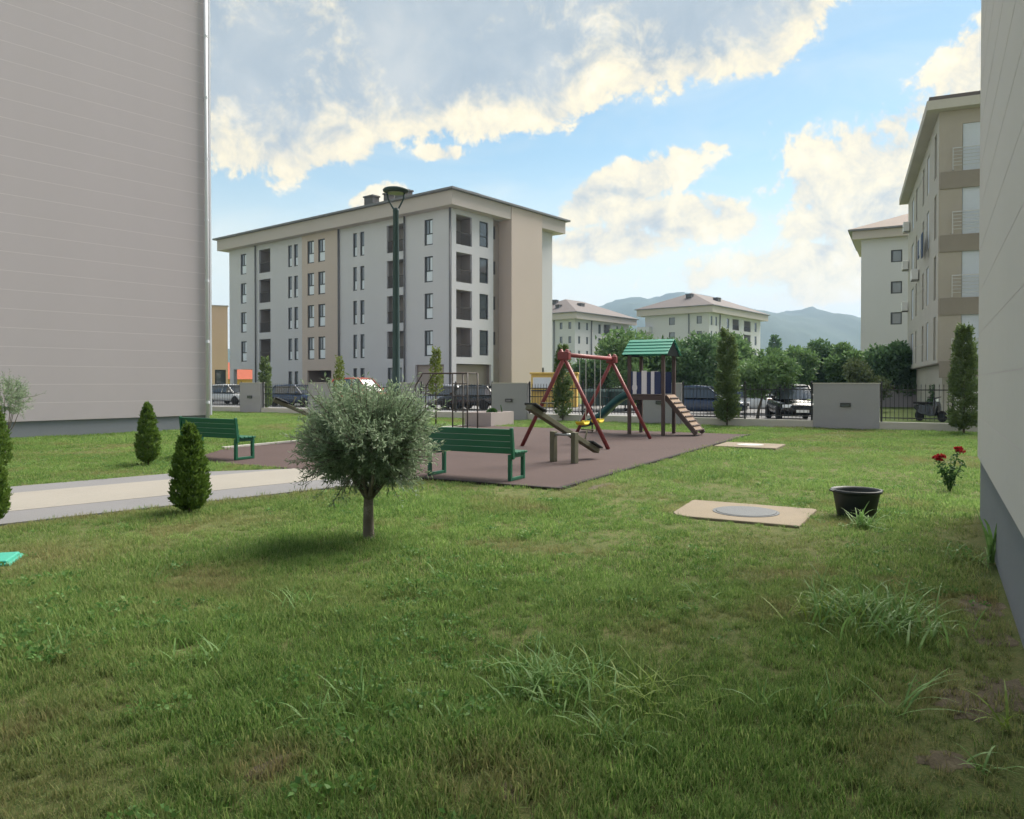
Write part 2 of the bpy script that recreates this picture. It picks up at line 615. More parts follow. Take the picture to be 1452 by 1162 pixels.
# ------------------------------------------------------------------ ground sheets
def lawn_material(name, far=False):
    m = bpy.data.materials.new(name)
    m.use_nodes = True
    k = NT(m.node_tree)
    b = k.n['Principled BSDF']
    pos = k.node('ShaderNodeNewGeometry').outputs['Position']
    n1 = k.noise(pos, 0.55, 4, 0.6)
    n2 = k.noise(pos, 5.0, 5, 0.65)
    n3 = k.noise(pos, 70.0, 3, 0.7)
    f = k.m('ADD', k.m('MULTIPLY', n1, 0.25), k.m('ADD', k.m('MULTIPLY', n2, 0.25), k.m('MULTIPLY', n3, 0.50)))
    if far:
        c = k.ramp(f, [(0.3, (0.09, 0.13, 0.045)), (0.5, (0.15, 0.20, 0.07)), (0.7, (0.24, 0.25, 0.11))])
    else:
        c = k.ramp(f, [(0.32, (0.035, 0.045, 0.018)), (0.45, (0.075, 0.105, 0.034)), (0.55, (0.125, 0.13, 0.055)), (0.66, (0.18, 0.155, 0.085))])
    k.l.new(c, b.inputs['Base Color'])
    b.inputs['Roughness'].default_value = 0.98
    b.inputs['Specular IOR Level'].default_value = 0.1
    bn = k.node('ShaderNodeBump')
    bn.inputs['Strength'].default_value = 0.6
    bn.inputs['Distance'].default_value = 0.03
    k.l.new(k.m('ADD', n3, n2), bn.inputs['Height'])
    k.l.new(bn.outputs[0], b.inputs['Normal'])
    return m


LAWN = lawn_material('lawn_soil')
o = MB().quad((-2300, -240, -0.06), (2300, -240, -0.06), (2300, 2500, -0.06), (-2300, 2500, -0.06)).build('ground', lawn_material('ground_far', True))
tag(o, kind='structure')

FENCE0 = Vector((11.67, 26.6, 0))


def fp(t, back=0.0, z=0.0):
    return FENCE0 + U * t + V * back + Vector((0, 0, z))


def ft(px, back=0.0):
    """parameter along the fence line for a photo column"""
    k = (px - 726) / FPX
    a = FENCE0 + V * back
    return (k * a.y - a.x) / (U.x - k * U.y)


lawn_pts = [(-26, -2), (14, -2), fp(16), fp(-48)]
tag(MB().poly([(p[0], p[1], 0.0) for p in lawn_pts]).build('lawn', LAWN), kind='structure')
tS = ft(1200, 8.0)
st = [fp(tS, 2.2), fp(tS, 24), fp(-80, 24), fp(-80, 2.2)]
tag(MB().poly([(p[0], p[1], -0.02) for p in st]).build('street', MAT['asphalt']), kind='structure')
pv = [fp(20, 0.35), fp(20, 2.1), fp(-80, 2.1), fp(-80, 0.35)]
tag(MB().prism([(p[0], p[1]) for p in pv], -0.03, 0.05).build('pavement', MAT['concrete']), kind='structure')

# hills: one range behind the town
def build_hills():
    prof = [(-900, 500), (-300, 492), (250, 502), (330, 498), (520, 480), (700, 462), (780, 448), (840, 436), (872, 425), (925, 426), (952, 417), (1000, 424), (1045, 440), (1090, 446),
            (1122, 442), (1150, 451), (1190, 459), (1220, 462), (1300, 468), (1452, 478), (1900, 490), (2600, 500)]
    xs = np.array([p[0] for p in prof], float)
    hs = np.array([542 - p[1] for p in prof], float) / FPX
    nu, nv = 420, 40
    v = []
    lat = rng.random((64, 64))

    def vn(x, y):
        xi, yi = math.floor(x), math.floor(y)
        fx, fy = x - xi, y - yi
        fx, fy = fx * fx * (3 - 2 * fx), fy * fy * (3 - 2 * fy)
        g = lambda a, b: lat[a % 64, b % 64]
        return (g(xi, yi) * (1 - fx) + g(xi + 1, yi) * fx) * (1 - fy) + (g(xi, yi + 1) * (1 - fx) + g(xi + 1, yi + 1) * fx) * fy
    for j in range(nv):
        tj = j / (nv - 1)
        Yd = 850 + 1500 * tj
        s = math.sin(min(1, tj / 0.52) * math.pi / 2) ** 1.15 if tj < 0.52 else math.cos((tj - 0.52) / 0.48 * math.pi / 2 * 0.8)
        for i in range(nu):
            px = -760 + (2960) * i / (nu - 1)
            k = (px - 726) / FPX
            Yr = 850 + 1500 * 0.52
            X = k * Yr * (0.75 + 0.25 * Yd / Yr)
            h = np.interp(px, xs, hs) * Yr * s
            n = vn(X / 160, Yd / 160) * 0.6 + vn(X / 60 + 7, Yd / 60) * 0.3 + vn(X / 22, Yd / 22 + 3) * 0.12
            h = h * (0.90 + 0.16 * n) + (vn(X / 9, Yd / 9) - 0.5) * 5.0 * min(1, h / 40)
            v.append((X, Yd, h + EYE * s - 1.0))
    f = [(j * nu + i, j * nu + i + 1, (j + 1) * nu + i + 1, (j + 1) * nu + i) for j in range(nv - 1) for i in range(nu - 1)]
    mb = MB()
    mb.v, mb.f = v, f
    m = mat('forest_hill', (0.032, 0.060, 0.034), 0.95, 0.3, 0.012, 0.0, fine=0.22, obj=False)
    tag(mb.build('hills', m, smooth=True), kind='structure')


build_hills()

# playground surface, with its edging
R0 = Vector((0.69, 11.65, 0))


def rp(a, b, z=0.0):
    """point on the playground grid: a metres back along the front edge (towards the left building), b metres deep"""
    return R0 - U * a + V * b + Vector((0, 0, z))


RW, RD = 10.1, 13.7
rub = [rp(0, 0), rp(0, RD), rp(RW, RD), rp(RW, 2.3), rp(8.5, 0)]
o = MB().prism([(p.x, p.y) for p in rub], -0.02, 0.025).build('playground_surface', MAT['rubber'])
tag(o, kind='structure')
ed = MB()
ed.beam(rp(0.0, -0.045, 0.01), rp(3.0, -0.045, 0.01), 0.08, 0.06)
ed.beam(rp(-0.045, -0.08, 0.01), rp(-0.045, RD, 0.01), 0.08, 0.06)
ed.build('edging', MAT['rubber_edge'], o)
MB().beam(rp(RW + 0.06, 2.3, 0.02), rp(RW + 0.06, RD, 0.02), 0.12, 0.09).build('kerb', MAT['concrete'], o)

# path: two grey borders and a cream middle
PD = Vector((0.712, 0.702, 0)).normalized()
PN = Vector((-PD.y, PD.x, 0))
P0 = Vector((-5.85, 8.72, 0))


def path_end(off):
    q = P0 + PN * off
    s = (R0 - V * 0.006 - q).dot(V) / PD.dot(V)
    return q + PD * s


path = empty('path', P0)
tag(path, kind='structure')
for a, b, mm, z, nm in ((0.0, 0.93, 'path_grey', 0.022, 'border_strip'), (0.94, 2.76, 'path_cream', 0.024, 'paving_strip'), (2.77, 3.6, 'path_grey', 0.021, 'border_strip')):
    pts = [P0 + PN * a - PD * 9, path_end(a), path_end(b), P0 + PN * b - PD * 9]
    if a > 2:
        pts = [P0 + PN * a - PD * 9, path_end(a), path_end(b) - PD * 1.5, P0 + PN * b - PD * 9]
    MB().prism([((p - P0).x, (p - P0).y) for p in pts], -0.03, z).build(nm, MAT[mm], path)


# ------------------------------------------------------------------ buildings
WIN = {}


def window_meshes(w, h, style):
    key = (round(w, 2), round(h, 2), style)
    if key in WIN:
        return WIN[key]
    w, h = key[0], key[1]
    fr, lo, up = MB(), MB(), MB()
    t = min(0.10, w * 0.18)
    fr.box(-w / 2, -w / 2 + t * 1.6, -0.04, 0.04, 0, h)
    fr.box(w / 2 - t, w / 2, -0.04, 0.04, 0, h)
    fr.box(-w / 2 + t * 1.6, w / 2 - t, -0.04, 0.04, 0, t)
    fr.box(-w / 2 + t * 1.6, w / 2 - t, -0.04, 0.04, h - t, h)
    if style == 'small':
        up.box(-w / 2 + t * 1.6, w / 2 - t, 0.0, 0.02, t, h - t)
        r = (fr.mesh('window', MAT['dark_frame']), [up.mesh('pane', MAT['pane_mid'])])
    elif style == 'narrow':
        zt = h * 0.40
        fr.box(-w / 2 + t * 1.6, w / 2 - t, -0.03, 0.03, zt, zt + t * 0.8)
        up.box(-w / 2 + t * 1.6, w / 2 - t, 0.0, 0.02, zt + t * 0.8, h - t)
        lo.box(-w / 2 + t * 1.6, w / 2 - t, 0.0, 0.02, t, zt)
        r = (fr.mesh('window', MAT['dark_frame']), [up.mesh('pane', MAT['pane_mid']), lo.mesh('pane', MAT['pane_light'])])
    elif style == 'dark':
        zt = h * 0.40
        fr.box(-w / 2 + t * 1.6, w / 2 - t, -0.03, 0.03, zt, zt + t * 0.8)
        up.box(-w / 2 + t * 1.6, w / 2 - t, 0.0, 0.02, zt + t * 0.8, h - t)
        lo.box(-w / 2 + t * 1.6, w / 2 - t, 0.0, 0.02, t, zt)
        r = (fr.mesh('window', MAT['dark_frame']), [up.mesh('pane', MAT['pane_dark']), lo.mesh('pane', MAT['pane_dark'])])
    else:
        zt = h * 0.42
        xm = -w * 0.02
        fr.box(-w / 2 + t * 1.6, w / 2 - t, -0.03, 0.03, zt, zt + t * 0.9)
        fr.box(xm, xm + t, -0.03, 0.03, zt + t * 0.9, h - t)
        up.box(-w / 2 + t * 1.6, xm, 0.0, 0.02, zt + t * 0.9, h - t)
        u2 = MB().box(xm + t, w / 2 - t, 0.0, 0.02, zt + t * 0.9, h - t)
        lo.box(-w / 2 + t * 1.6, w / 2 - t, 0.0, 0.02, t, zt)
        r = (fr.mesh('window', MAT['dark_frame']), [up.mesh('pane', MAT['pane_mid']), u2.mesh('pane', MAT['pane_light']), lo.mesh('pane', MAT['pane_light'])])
    WIN[key] = r
    return r


class Building:
    """local x runs away along the right-hand face (plane y=0), local y along the left-hand face (plane x=0)"""
    def __init__(self, name, corner, d2, label, cat='building', group=None):
        self.c = Vector((corner[0], corner[1], 0))
        self.dx = Vector((d2[0], d2[1], 0)).normalized()
        self.dy = Vector((-self.dx.y, self.dx.x, 0))
        self.e = empty(name, self.c, math.atan2(self.dx.y, self.dx.x))
        tag(self.e, label, cat, group)

    def s(self, px, side, out=0.0):
        """distance along a face for a photo column"""
        d = self.dx if side == 'x' else self.dy
        n = -self.dy if side == 'x' else -self.dx
        c = self.c + n * out
        k = (px - 726) / FPX
        return (k * c.y - c.x) / (d.x - k * d.y)

    def P(self, side, a, out, z):
        return (a, -out, z) if side == 'x' else (-out, a, z)

    def wall(self, side, a0, a1, z0, z1, out, holes, m, depth=0.45, name='wall'):
        P = lambda a, o_, z: self.P(side, a, o_, z)
        mb = MB()
        flip = side != 'x'

        def q(*p):
            mb.quad(*(p[::-1] if flip else p))
        A = sorted({a0, a1} | {h[0] for h in holes} | {h[1] for h in holes})
        Zs = sorted({z0, z1} | {h[2] for h in holes} | {h[3] for h in holes})
        for i in range(len(A) - 1):
            for j in range(len(Zs) - 1):
                am, zm = (A[i] + A[i + 1]) / 2, (Zs[j] + Zs[j + 1]) / 2
                if any(h[0] < am < h[1] and h[2] < zm < h[3] for h in holes):
                    continue
                q(P(A[i], out, Zs[j]), P(A[i + 1], out, Zs[j]), P(A[i + 1], out, Zs[j + 1]), P(A[i], out, Zs[j + 1]))
        ib = out - depth
        c0, c1 = a0 + 0.003, a1 - 0.003
        q(P(c0, ib, z0), P(c0, out, z0), P(c0, out, z1), P(c0, ib, z1))
        q(P(c1, out, z0), P(c1, ib, z0), P(c1, ib, z1), P(c1, out, z1))
        q(P(a0, out, z1), P(a1, out, z1), P(a1, ib, z1), P(a0, ib, z1))
        q(P(a0, ib, z0), P(a1, ib, z0), P(a1, out, z0), P(a0, out, z0))
        for h in holes:
            d = {'loggia': 1.5, 'open': 6.0, 'shutter': 0.10, 'through': 0.4}.get(h[4], 0.16)
            b = out - (d if h[4] not in ('loggia', 'open') else 0.22)
            l, r, zb, zt = h[:4]
            q(P(l, out, zb), P(l, b, zb), P(l, b, zt), P(l, out, zt))
            q(P(r, b, zb), P(r, out, zb), P(r, out, zt), P(r, b, zt))
            q(P(l, out, zb), P(r, out, zb), P(r, b, zb), P(l, b, zb))
            q(P(l, b, zt), P(r, b, zt), P(r, out, zt), P(l, out, zt))
        w = mb.build(name, m, self.e)
        for h in holes:
            l, r, zb, zt, kind = h[:5]
            if kind in ('win', 'narrow', 'small', 'dark'):
                fr, panes = window_meshes(r - l, zt - zb, kind)
                x = link('window', fr, self.e, P((l + r) / 2, out - 0.12, zb), 0 if side == 'x' else -math.pi / 2)
                for pm in panes:
                    link('pane', pm, x)
            elif kind == 'shutter':
                bx = MB()
                n = 26
                for i in range(n):
                    za, zc = zb + (zt - zb) * i / n, zb + (zt - zb) * (i + 0.96) / n
                    p0, p1 = P(l + 0.02, out - 0.075, za), P(r - 0.02, out - 0.055, zc)
                    bx.box(p0[0], p1[0], p0[1], p1[1], za, zc)
                bx.build('shutter', MAT['shutter'], self.e)
            elif kind != 'through':
                dd = 1.5 if kind == 'loggia' else 6.0
                mb2 = MB()
                ins = out - 0.22
                bk = out - dd

                def q2(*p):
                    mb2.quad(*(p[::-1] if flip else p))
                e = 0.25
                q2(P(l - e, bk, zb), P(r + e, bk, zb), P(r + e, bk, zt), P(l - e, bk, zt))
                q2(P(l - e, ins, zb), P(l - e, bk, zb), P(l - e, bk, zt), P(l - e, ins, zt))
                q2(P(r + e, bk, zb), P(r + e, ins, zb), P(r + e, ins, zt), P(r + e, bk, zt))
                q2(P(l - e, ins, zt), P(r + e, ins, zt), P(r + e, bk, zt), P(l - e, bk, zt))
                q2(P(l - e, bk, zb), P(r + e, bk, zb), P(r + e, ins, zb), P(l - e, ins, zb))
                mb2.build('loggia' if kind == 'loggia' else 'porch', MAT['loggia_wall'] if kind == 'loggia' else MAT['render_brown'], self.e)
                if kind == 'loggia':
                    dn = MB()
                    mid, ww = (l + r) / 2, (r - l) * 0.3
                    a_, b_ = P(mid - ww, bk + 0.06, zb + 0.05), P(mid + ww * 0.6, bk + 0.02, zt - 0.35)
                    dn.box(a_[0], b_[0], a_[1], b_[1], a_[2], b_[2])
                    dn.build('balcony_door', MAT['pane_dark'], self.e)
                    rl = MB()
                    n = max(4, int((r - l) / 0.11))
                    rl.beam(P(l + 0.01, out - 0.1, zb + 1.02), P(r - 0.01, out - 0.1, zb + 1.02), 0.05, 0.05)
                    rl.beam(P(l + 0.01, out - 0.1, zb + 0.1), P(r - 0.01, out - 0.1, zb + 0.1), 0.03, 0.03)
                    for i in range(1, n):
                        a = l + (r - l) * i / n
                        rl.beam(P(a, out - 0.1, zb + 0.1), P(a, out - 0.1, zb + 1.0), 0.022, 0.022, up=(0, 1, 0))
                    rl.build('railing', MAT['metal_dark'], self.e)
        return w

    def pipe(self, side, a, z0, z1, out=0.1, r=0.075, m='pipe_grey'):
        MB().tube([self.P(side, a, out, z0), self.P(side, a, out, z1)], r, 8).build('downpipe', MAT[m], self.e, smooth=True)

    def roof(self, lx, ly, z, over, fh, slope, mroof='roof_tile', mf='fascia', lip=0.35):
        MB().box(-over, lx + over, -over, ly + over, z, z + fh).build('fascia', MAT[mf], self.e)
        o2 = over + lip
        MB().box(-o2, lx + o2, -o2, ly + o2, z + fh + 0.002, z + fh + 0.16).build('gutter', MAT['pipe_grey'], self.e)
        zb = z + fh + 0.162
        o2 -= 0.06
        x0, x1, y0, y1 = -o2, lx + o2, -o2, ly + o2
        hw = min(x1 - x0, y1 - y0) / 2
        hz = zb + hw * slope
        mb = MB()
        if ly >= lx:
            a, b = (x0 + hw, y0 + hw, hz), (x0 + hw, y1 - hw, hz)
            mb.quad((x0, y1, zb), (x0, y0, zb), a, b)
            mb.quad((x1, y0, zb), (x1, y1, zb), b, a)
            mb.poly([(x0, y0, zb), (x1, y0, zb), a])
            mb.poly([(x1, y1, zb), (x0, y1, zb), b])
        else:
            a, b = (x0 + hw, y0 + hw, hz), (x1 - hw, y0 + hw, hz)
            mb.quad((x0, y0, zb), (x1, y0, zb), b, a)
            mb.quad((x1, y1, zb), (x0, y1, zb), a, b)
            mb.poly([(x0, y1, zb), (x0, y0, zb), a])
            mb.poly([(x1, y0, zb), (x1, y1, zb), b])
        self.roof_o = mb.build('roof', MAT[mroof], self.e)
        self.zb, self.slope, self.o2 = zb, slope, o2
        return self.roof_o

    def roof_z(self, inset):
        return self.zb + (inset + self.o2) * self.slope

    def chimney(self, x, y, w, l, h, inset, m='chimney'):
        z = self.roof_z(inset)
        mb = MB().box(x - w / 2, x + w / 2, y - l / 2, y + l / 2, z - 0.5, z + h)
        mb.box(x - w / 2 - 0.08, x + w / 2 + 0.08, y - l / 2 - 0.08, y + l / 2 + 0.08, z + h + 0.002, z + h + 0.14)
        mb.build('chimney', MAT[m], self.roof_o)

    def core(self, lx, ly, z1, m, inset=1.0, z0=-0.05, passage=None):
        """solid body behind the visible faces, and the two faces turned away"""
        mb = MB()
        mb.quad((lx, 0.02, z0), (lx, ly, z0), (lx, ly, z1), (lx, 0.02, z1))
        if passage:
            py, px, pz = passage
            mb.quad((lx, ly, z0), (px, ly, z0), (px, ly, z1), (lx, ly, z1))
            mb.quad((px, ly, pz), (0.02, ly, pz), (0.02, ly, z1), (px, ly, z1))
            mb.quad((0.02, py, pz), (px, py, pz), (px, ly, pz), (0.02, ly, pz))
            mb.quad((0.02, py, z0), (px, py, z0), (px, py, pz), (0.02, py, pz))
            mb.quad((px, py, z0), (px, ly, z0), (px, ly, pz), (px, py, pz))
        else:
            mb.quad((lx, ly, z0), (0.02, ly, z0), (0.02, ly, z1), (lx, ly, z1))
        mb.quad((0.02, 0.02, z1), (lx, 0.02, z1), (lx, ly, z1), (0.02, ly, z1))
        mb.build('rear_wall', m, self.e)


# main five-storey block
D2 = (0.626, 0.780)
B1 = Building('apartment_building', (-4.9, 62.0), D2, 'white and beige five-storey apartment building with dark loggias, standing behind the street lamp')
LX, LY, HW = B1.s(783, 'x'), B1.s(326, 'y'), 15.8
FT = [15.2 - 3.08 * i for i in range(4)]


def cols(px0, px1, side, kind, h=2.15, dz=0.0, floors=FT):
    a, b = sorted((B1.s(px0, side), B1.s(px1, side)))
    return [(a, b, t - h + dz, t + dz, kind) for t in floors]


sA = B1.s(699.5, 'x'); sB = B1.s(713.5, 'x'); sC = B1.s(757, 'x')
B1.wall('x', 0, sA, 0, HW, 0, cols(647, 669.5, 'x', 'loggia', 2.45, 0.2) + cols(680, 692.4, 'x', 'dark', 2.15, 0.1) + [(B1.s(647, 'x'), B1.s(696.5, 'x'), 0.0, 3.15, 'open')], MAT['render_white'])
B1.wall('x', sA, sB, 0, HW, -0.5, cols(703.5, 708.5, 'x', 'small', 1.15, 0.1), MAT['render_brown'])
B1.wall('x', sB, sC, 0, 17.0, 0.95, [], MAT['render_beige'], depth=2.0)
B1.wall('x', sC, LX, 0, HW, 0, [(B1.s(767, 'x'), B1.s(771.5, 'x'), 2.35, 3.0, 'small')], MAT['render_white'])
y1, y2 = B1.s(481, 'y'), B1.s(431, 'y')
B1.wall('y', 0, y1, 0, HW, 0,
        cols(602, 614, 'y', 'win') + cols(548.7, 574, 'y', 'loggia', 2.4, 0.1) + cols(501, 506.5, 'y', 'narrow') + cols(511, 517, 'y', 'narrow')
        + [(B1.s(629.5, 'y'), B1.s(589, 'y'), 0.0, 3.1, 'open')]
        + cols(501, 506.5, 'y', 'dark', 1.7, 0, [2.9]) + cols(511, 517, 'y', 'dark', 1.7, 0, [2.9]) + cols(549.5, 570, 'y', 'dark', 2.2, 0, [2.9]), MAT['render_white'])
B1.wall('y', y1, y2, 0, HW, 0.18,
        cols(453.7, 463.6, 'y', 'win') + cols(438.6, 448, 'y', 'win') + [(B1.s(472, 'y'), B1.s(438, 'y'), 0.0, 2.75, 'open')], MAT['render_beige'])
B1.wall('y', y2, LY, 0, HW, 0,
        cols(417.5, 423, 'y', 'narrow') + cols(409, 414.5, 'y', 'narrow') + cols(368, 384, 'y', 'loggia', 2.4, 0.1) + cols(342, 350, 'y', 'win')
        + cols(417.5, 423, 'y', 'dark', 1.9, 0, [2.7]) + cols(409, 414.5, 'y', 'dark', 1.9, 0, [2.7]) + cols(369, 383, 'y', 'dark', 2.2, 0, [2.6]) + [(B1.s(358, 'y'), LY - 0.75, 0.0, 3.0, 'through')], MAT['render_white'])
B1.core(LX, LY, HW - 0.01, MAT['render_white'], passage=(B1.s(358, 'y') - 0.3, 6.0, 3.02))
for px in (364, 481.8, 575):
    B1.pipe('y', B1.s(px, 'y'), 0.1, 15.9, 0.13)
B1.pipe('y', 0.12, 0.1, 15.9, 0.10)
B1.roof(LX, LY, HW + 0.002, 0.9, 1.15, 0.30)
for px, y_in, w, l, h in ((482, 3.4, 0.8, 1.2, 0.75), (506, 3.4, 0.7, 0.7, 0.65), (526, 3.4, 0.9, 1.4, 0.6)):
    B1.chimney(2.6, B1.s(px, 'y') - 1.5, w, l, h, 2.6)
B1.chimney(5.2, 2.6, 1.2, 0.8, 0.0, 2.6)
B1.chimney(7.2, 2.4, 1.2, 0.7, -0.25, 2.4)


def far_block(name, corner, lx, ly, label, xwin, ywin, h=14.6, floors=4, group=None, pitch=2.95, slope=0.42, xl=(), yl=(), over=1.3, fh=1.25, pipes=()):
    b = Building(name, corner, D2, label, 'building', group)
    tops = [h - 0.55 - pitch * i for i in range(floors)]
    fx = [(a, c, t - hh, t, kd) for (a, c, hh, kd) in xwin for t in tops] + [(a, c, t - 2.2, t + 0.1, 'loggia') for (a, c) in xl for t in tops]
    fy = [(a, c, t - hh, t, kd) for (a, c, hh, kd) in ywin for t in tops] + [(a, c, t - 2.2, t + 0.1, 'loggia') for (a, c) in yl for t in tops]
    b.wall('x', 0, lx, 0, h, 0, fx, MAT['render_white'])
    b.wall('y', 0, ly, 0, h, 0, fy, MAT['render_white'])
    b.core(lx, ly, h - 0.01, MAT['render_white'])
    for side, a in pipes:
        b.pipe(side, a, 0.1, h, 0.13, 0.12)
    b.roof(lx, ly, h + 0.002, over, fh, slope, 'far_roof')
    return b


B2 = far_block('apartment_building', at(815, 157), 22, 15, 'white apartment building with reddish hip roof seen between tall white building and swing set',
               [(1.2, 2.0, 1.5, 'small'), (4.2, 5.0, 1.5, 'small'), (9.0, 10.0, 2.0, 'dark'), (16.5, 17.3, 1.6, 'small'), (18.6, 19.6, 1.8, 'dark')],
               [(0.9, 1.6, 1.4, 'small'), (3.1, 3.8, 1.4, 'small')], xl=((11.2, 14.0),), pipes=(('y', 5.2), ('x', 6.2)))
B2.chimney(2.0, 5.5, 1.0, 1.0, 0.4, 2.0)
B2.chimney(5, 8.5, 1.0, 0.9, 0.6, 5.0)
B2.chimney(7.4, 3.4, 1.5, 0.9, 0.4, 3.4)
B3 = far_block('apartment_building', at(1005, 149), 27, 14, 'white apartment building with broad brown hip roof standing above the round trees',
               [(0.8, 1.6, 1.8, 'small'), (3.0, 3.8, 1.8, 'small'), (8.6, 9.8, 2.0, 'dark'), (23.6, 24.8, 2.0, 'dark')],
               [(1.5, 2.6, 1.5, 'small'), (7.3, 8.6, 1.5, 'small')], h=15.2, xl=((11.5, 15.0), (17.6, 21.4)), pipes=(('y', 4.2), ('x', 5.0)))
B3.chimney(4.0, 6.0, 1.2, 1.2, 0.5, 4.0)
B3.chimney(11, 3.2, 1.6, 1.0, 0.5, 3.2)
bal = MB()
for z in (12.0, 9.05):
    bal.box(-1.4, -0.001, 12.4, 15.2, z - 0.2, z + 0.9)
bal.build('balcony', MAT['render_white'], B3.e)
b4c = at(1220, 73)
B4 = Building('apartment_building', b4c, (0.885, -0.465), 'plain white gabled apartment wall with three small windows beside the old beige block')
B4.wall('x', 0, 14, 0, 15.2, 0, [(2.55, 3.5, t - 1.15, t, 'small') for t in (14.05, 11.1, 8.2, 5.3)], MAT['render_white'])
B4.wall('y', 0, 10, 0, 15.2, 0, [], MAT['render_white'])
B4.core(14, 10, 15.19, MAT['render_white'])
B4.roof(14, 10, 15.202, 0.75, 0.75, 0.40)

# old beige block with shutters
OB = Building('old_apartment_block', at(1329, 35.6), (0.915, -0.403), 'weathered beige apartment block with lowered white shutters and overhanging upper floors')
OX, OY, OH = 9.0, 19.6, 14.2
ft_ = [13.55 - 2.92 * i for i in range(4)]
x0, x1 = 0.62, OX
hx = [(0.95, 2.62, t - 2.15, t, 'shutter') for t in ft_] + [(4.4, 6.2, t - 2.15, t, 'shutter') for t in ft_]
OB.wall('x', 0, OX, 2.55, OH, 0, hx, MAT['old_beige'])
hy = []
for t in ft_:
    hy += [(1.0, 2.0, t - 2.1, t, 'dark'), (4.6, 5.9, t - 2.0, t, 'shutter'), (7.4, 8.4, t - 2.0, t, 'dark'), (12.0, 13.0, t - 2.0, t, 'dark'), (14.6, 16.4, t - 2.0, t, 'shutter')]
OB.wall('y', 0, OY, 2.55, OH, 0, hy, MAT['old_pale'])  # paler than the front: this face's brighter sky light is put into its colour
OB.core(OX, OY, OH - 0.01, MAT['old_beige'], z0=2.55)
MB().box(0.01, OX, 0.01, OY, 2.50, 2.56).build('soffit', MAT['old_dark'], OB.e)
gf = MB()
gf.box(0.35, OX - 0.2, 1.6, OY - 3, 0, 2.5)
gf.build('ground_floor', MAT['old_pale'], OB.e)
dr = MB()
for a in (0.9, 3.2, 5.4):
    dr.box(a, a + 1.7, 1.52, 1.598, 0.05, 2.15)
dr.build('roller_door', MAT['white_frame'], OB.e)
for i, t in enumerate(ft_):
    MB().box(0.06, OX, -0.06, -0.002, t - 2.95, t - 2.17).build('parapet_band', MAT['old_dark'], OB.e)
    rl = MB()
    rl.beam((0.55, -0.22, t - 1.15), (2.95, -0.22, t - 1.15), 0.04, 0.04)
    for q in range(5):
        rl.beam((0.55, -0.22, t - 1.3 - 0.16 * q), (2.95, -0.22, t - 1.3 - 0.16 * q), 0.02, 0.02)
    for a in (0.55, 1.75, 2.95):
        rl.beam((a, -0.22, t - 2.15), (a, -0.22, t - 1.13), 0.03, 0.03, up=(0, 1, 0))
        rl.beam((a, -0.22, t - 2.12), (a, -0.06, t - 2.12), 0.03, 0.03)
    rl.build('railing', MAT['chain'], OB.e)
    MB().tube([(-0.3, 3.4, t - 1.2), (-0.3, 9.0, t - 1.2)], 0.015, 6).build('washing_line', MAT['chain'], OB.e)
MB().box(-0.55, OX + 0.5, -0.5, OY + 0.5, OH + 0.002, OH + 0.42).build('eaves', MAT['old_pale'], OB.e)
MB().box(-0.45, OX + 0.4, -0.4, OY + 0.4, OH + 0.424, OH + 0.62).build('roof', MAT['far_roof'], OB.e)
for (a, z) in ((18.4, 9.4), (17.6, 11.9), (10.2, 7.7), (18.9, 6.6)):
    ac = MB().box(-0.42, -0.06, a, a + 0.85, z, z + 0.62)
    q = ac.build('air_conditioner', MAT['white_frame'], OB.e, bevel=0.02)
    MB().box(-0.40, -0.001, a + 0.1, a + 0.14, z - 0.04, z - 0.001).box(-0.40, -0.001, a + 0.7, a + 0.74, z - 0.04, z - 0.001).build('bracket', MAT['metal_dark'], q)
for a, m_, zz in ((4.3, 'cloth_blue', 1.25), (5.6, 'cloth_white', 0.9), (6.5, 'cloth_blue', 1.0)):
    lo_ = MB().box(-0.32, -0.29, a, a + 0.85, ft_[1] - 1.2 - zz, ft_[1] - 1.19)
    lo_.build('laundry', MAT[m_], OB.e)

# peach building and red-roofed house beyond the big block
PB = Building('terraced_house', at(300, 96), (0.9, 0.43), 'peach rendered tall house glimpsed past the white downpipe')
PB.wall('x', -6, 1.95, 0, 11.2, 0, [(0.4, 1.7, 1.0, 3.2, 'dark')], MAT['peach'])
PB.wall('y', 0, 8, 0, 11.2, -0.001 + 6, [], MAT['peach'])
MB().box(-6, 1.95, 1.0, 8, 0, 11.19).build('rear_wall', MAT['peach'], PB.e)
MB().box(-6.1, 2.05, -0.1, 8.1, 11.2, 11.35).build('parapet', MAT['fascia'], PB.e)
RH = empty('house', at(330, 112), R(12))
tag(RH, 'low yellow house with red tiled roof beyond the tall white building', 'house')
MB().box(-5, 5, 0, 7, 0, 2.1).build('wall', MAT['yellow_wall'], RH)
rf = MB()
rf.quad((-5.5, -0.5, 2.05), (5.5, -0.5, 2.05), (4.0, 3.5, 4.6), (-4.0, 3.5, 4.6)).quad((5.5, 7.5, 2.05), (-5.5, 7.5, 2.05), (-4.0, 3.5, 4.6), (4.0, 3.5, 4.6))
rf.poly([(5.5, -0.5, 2.05), (5.5, 7.5, 2.05), (4.0, 3.5, 4.6)]).poly([(-5.5, 7.5, 2.05), (-5.5, -0.5, 2.05), (-4.0, 3.5, 4.6)])
rf.build('roof', MAT['red_roof'], RH)

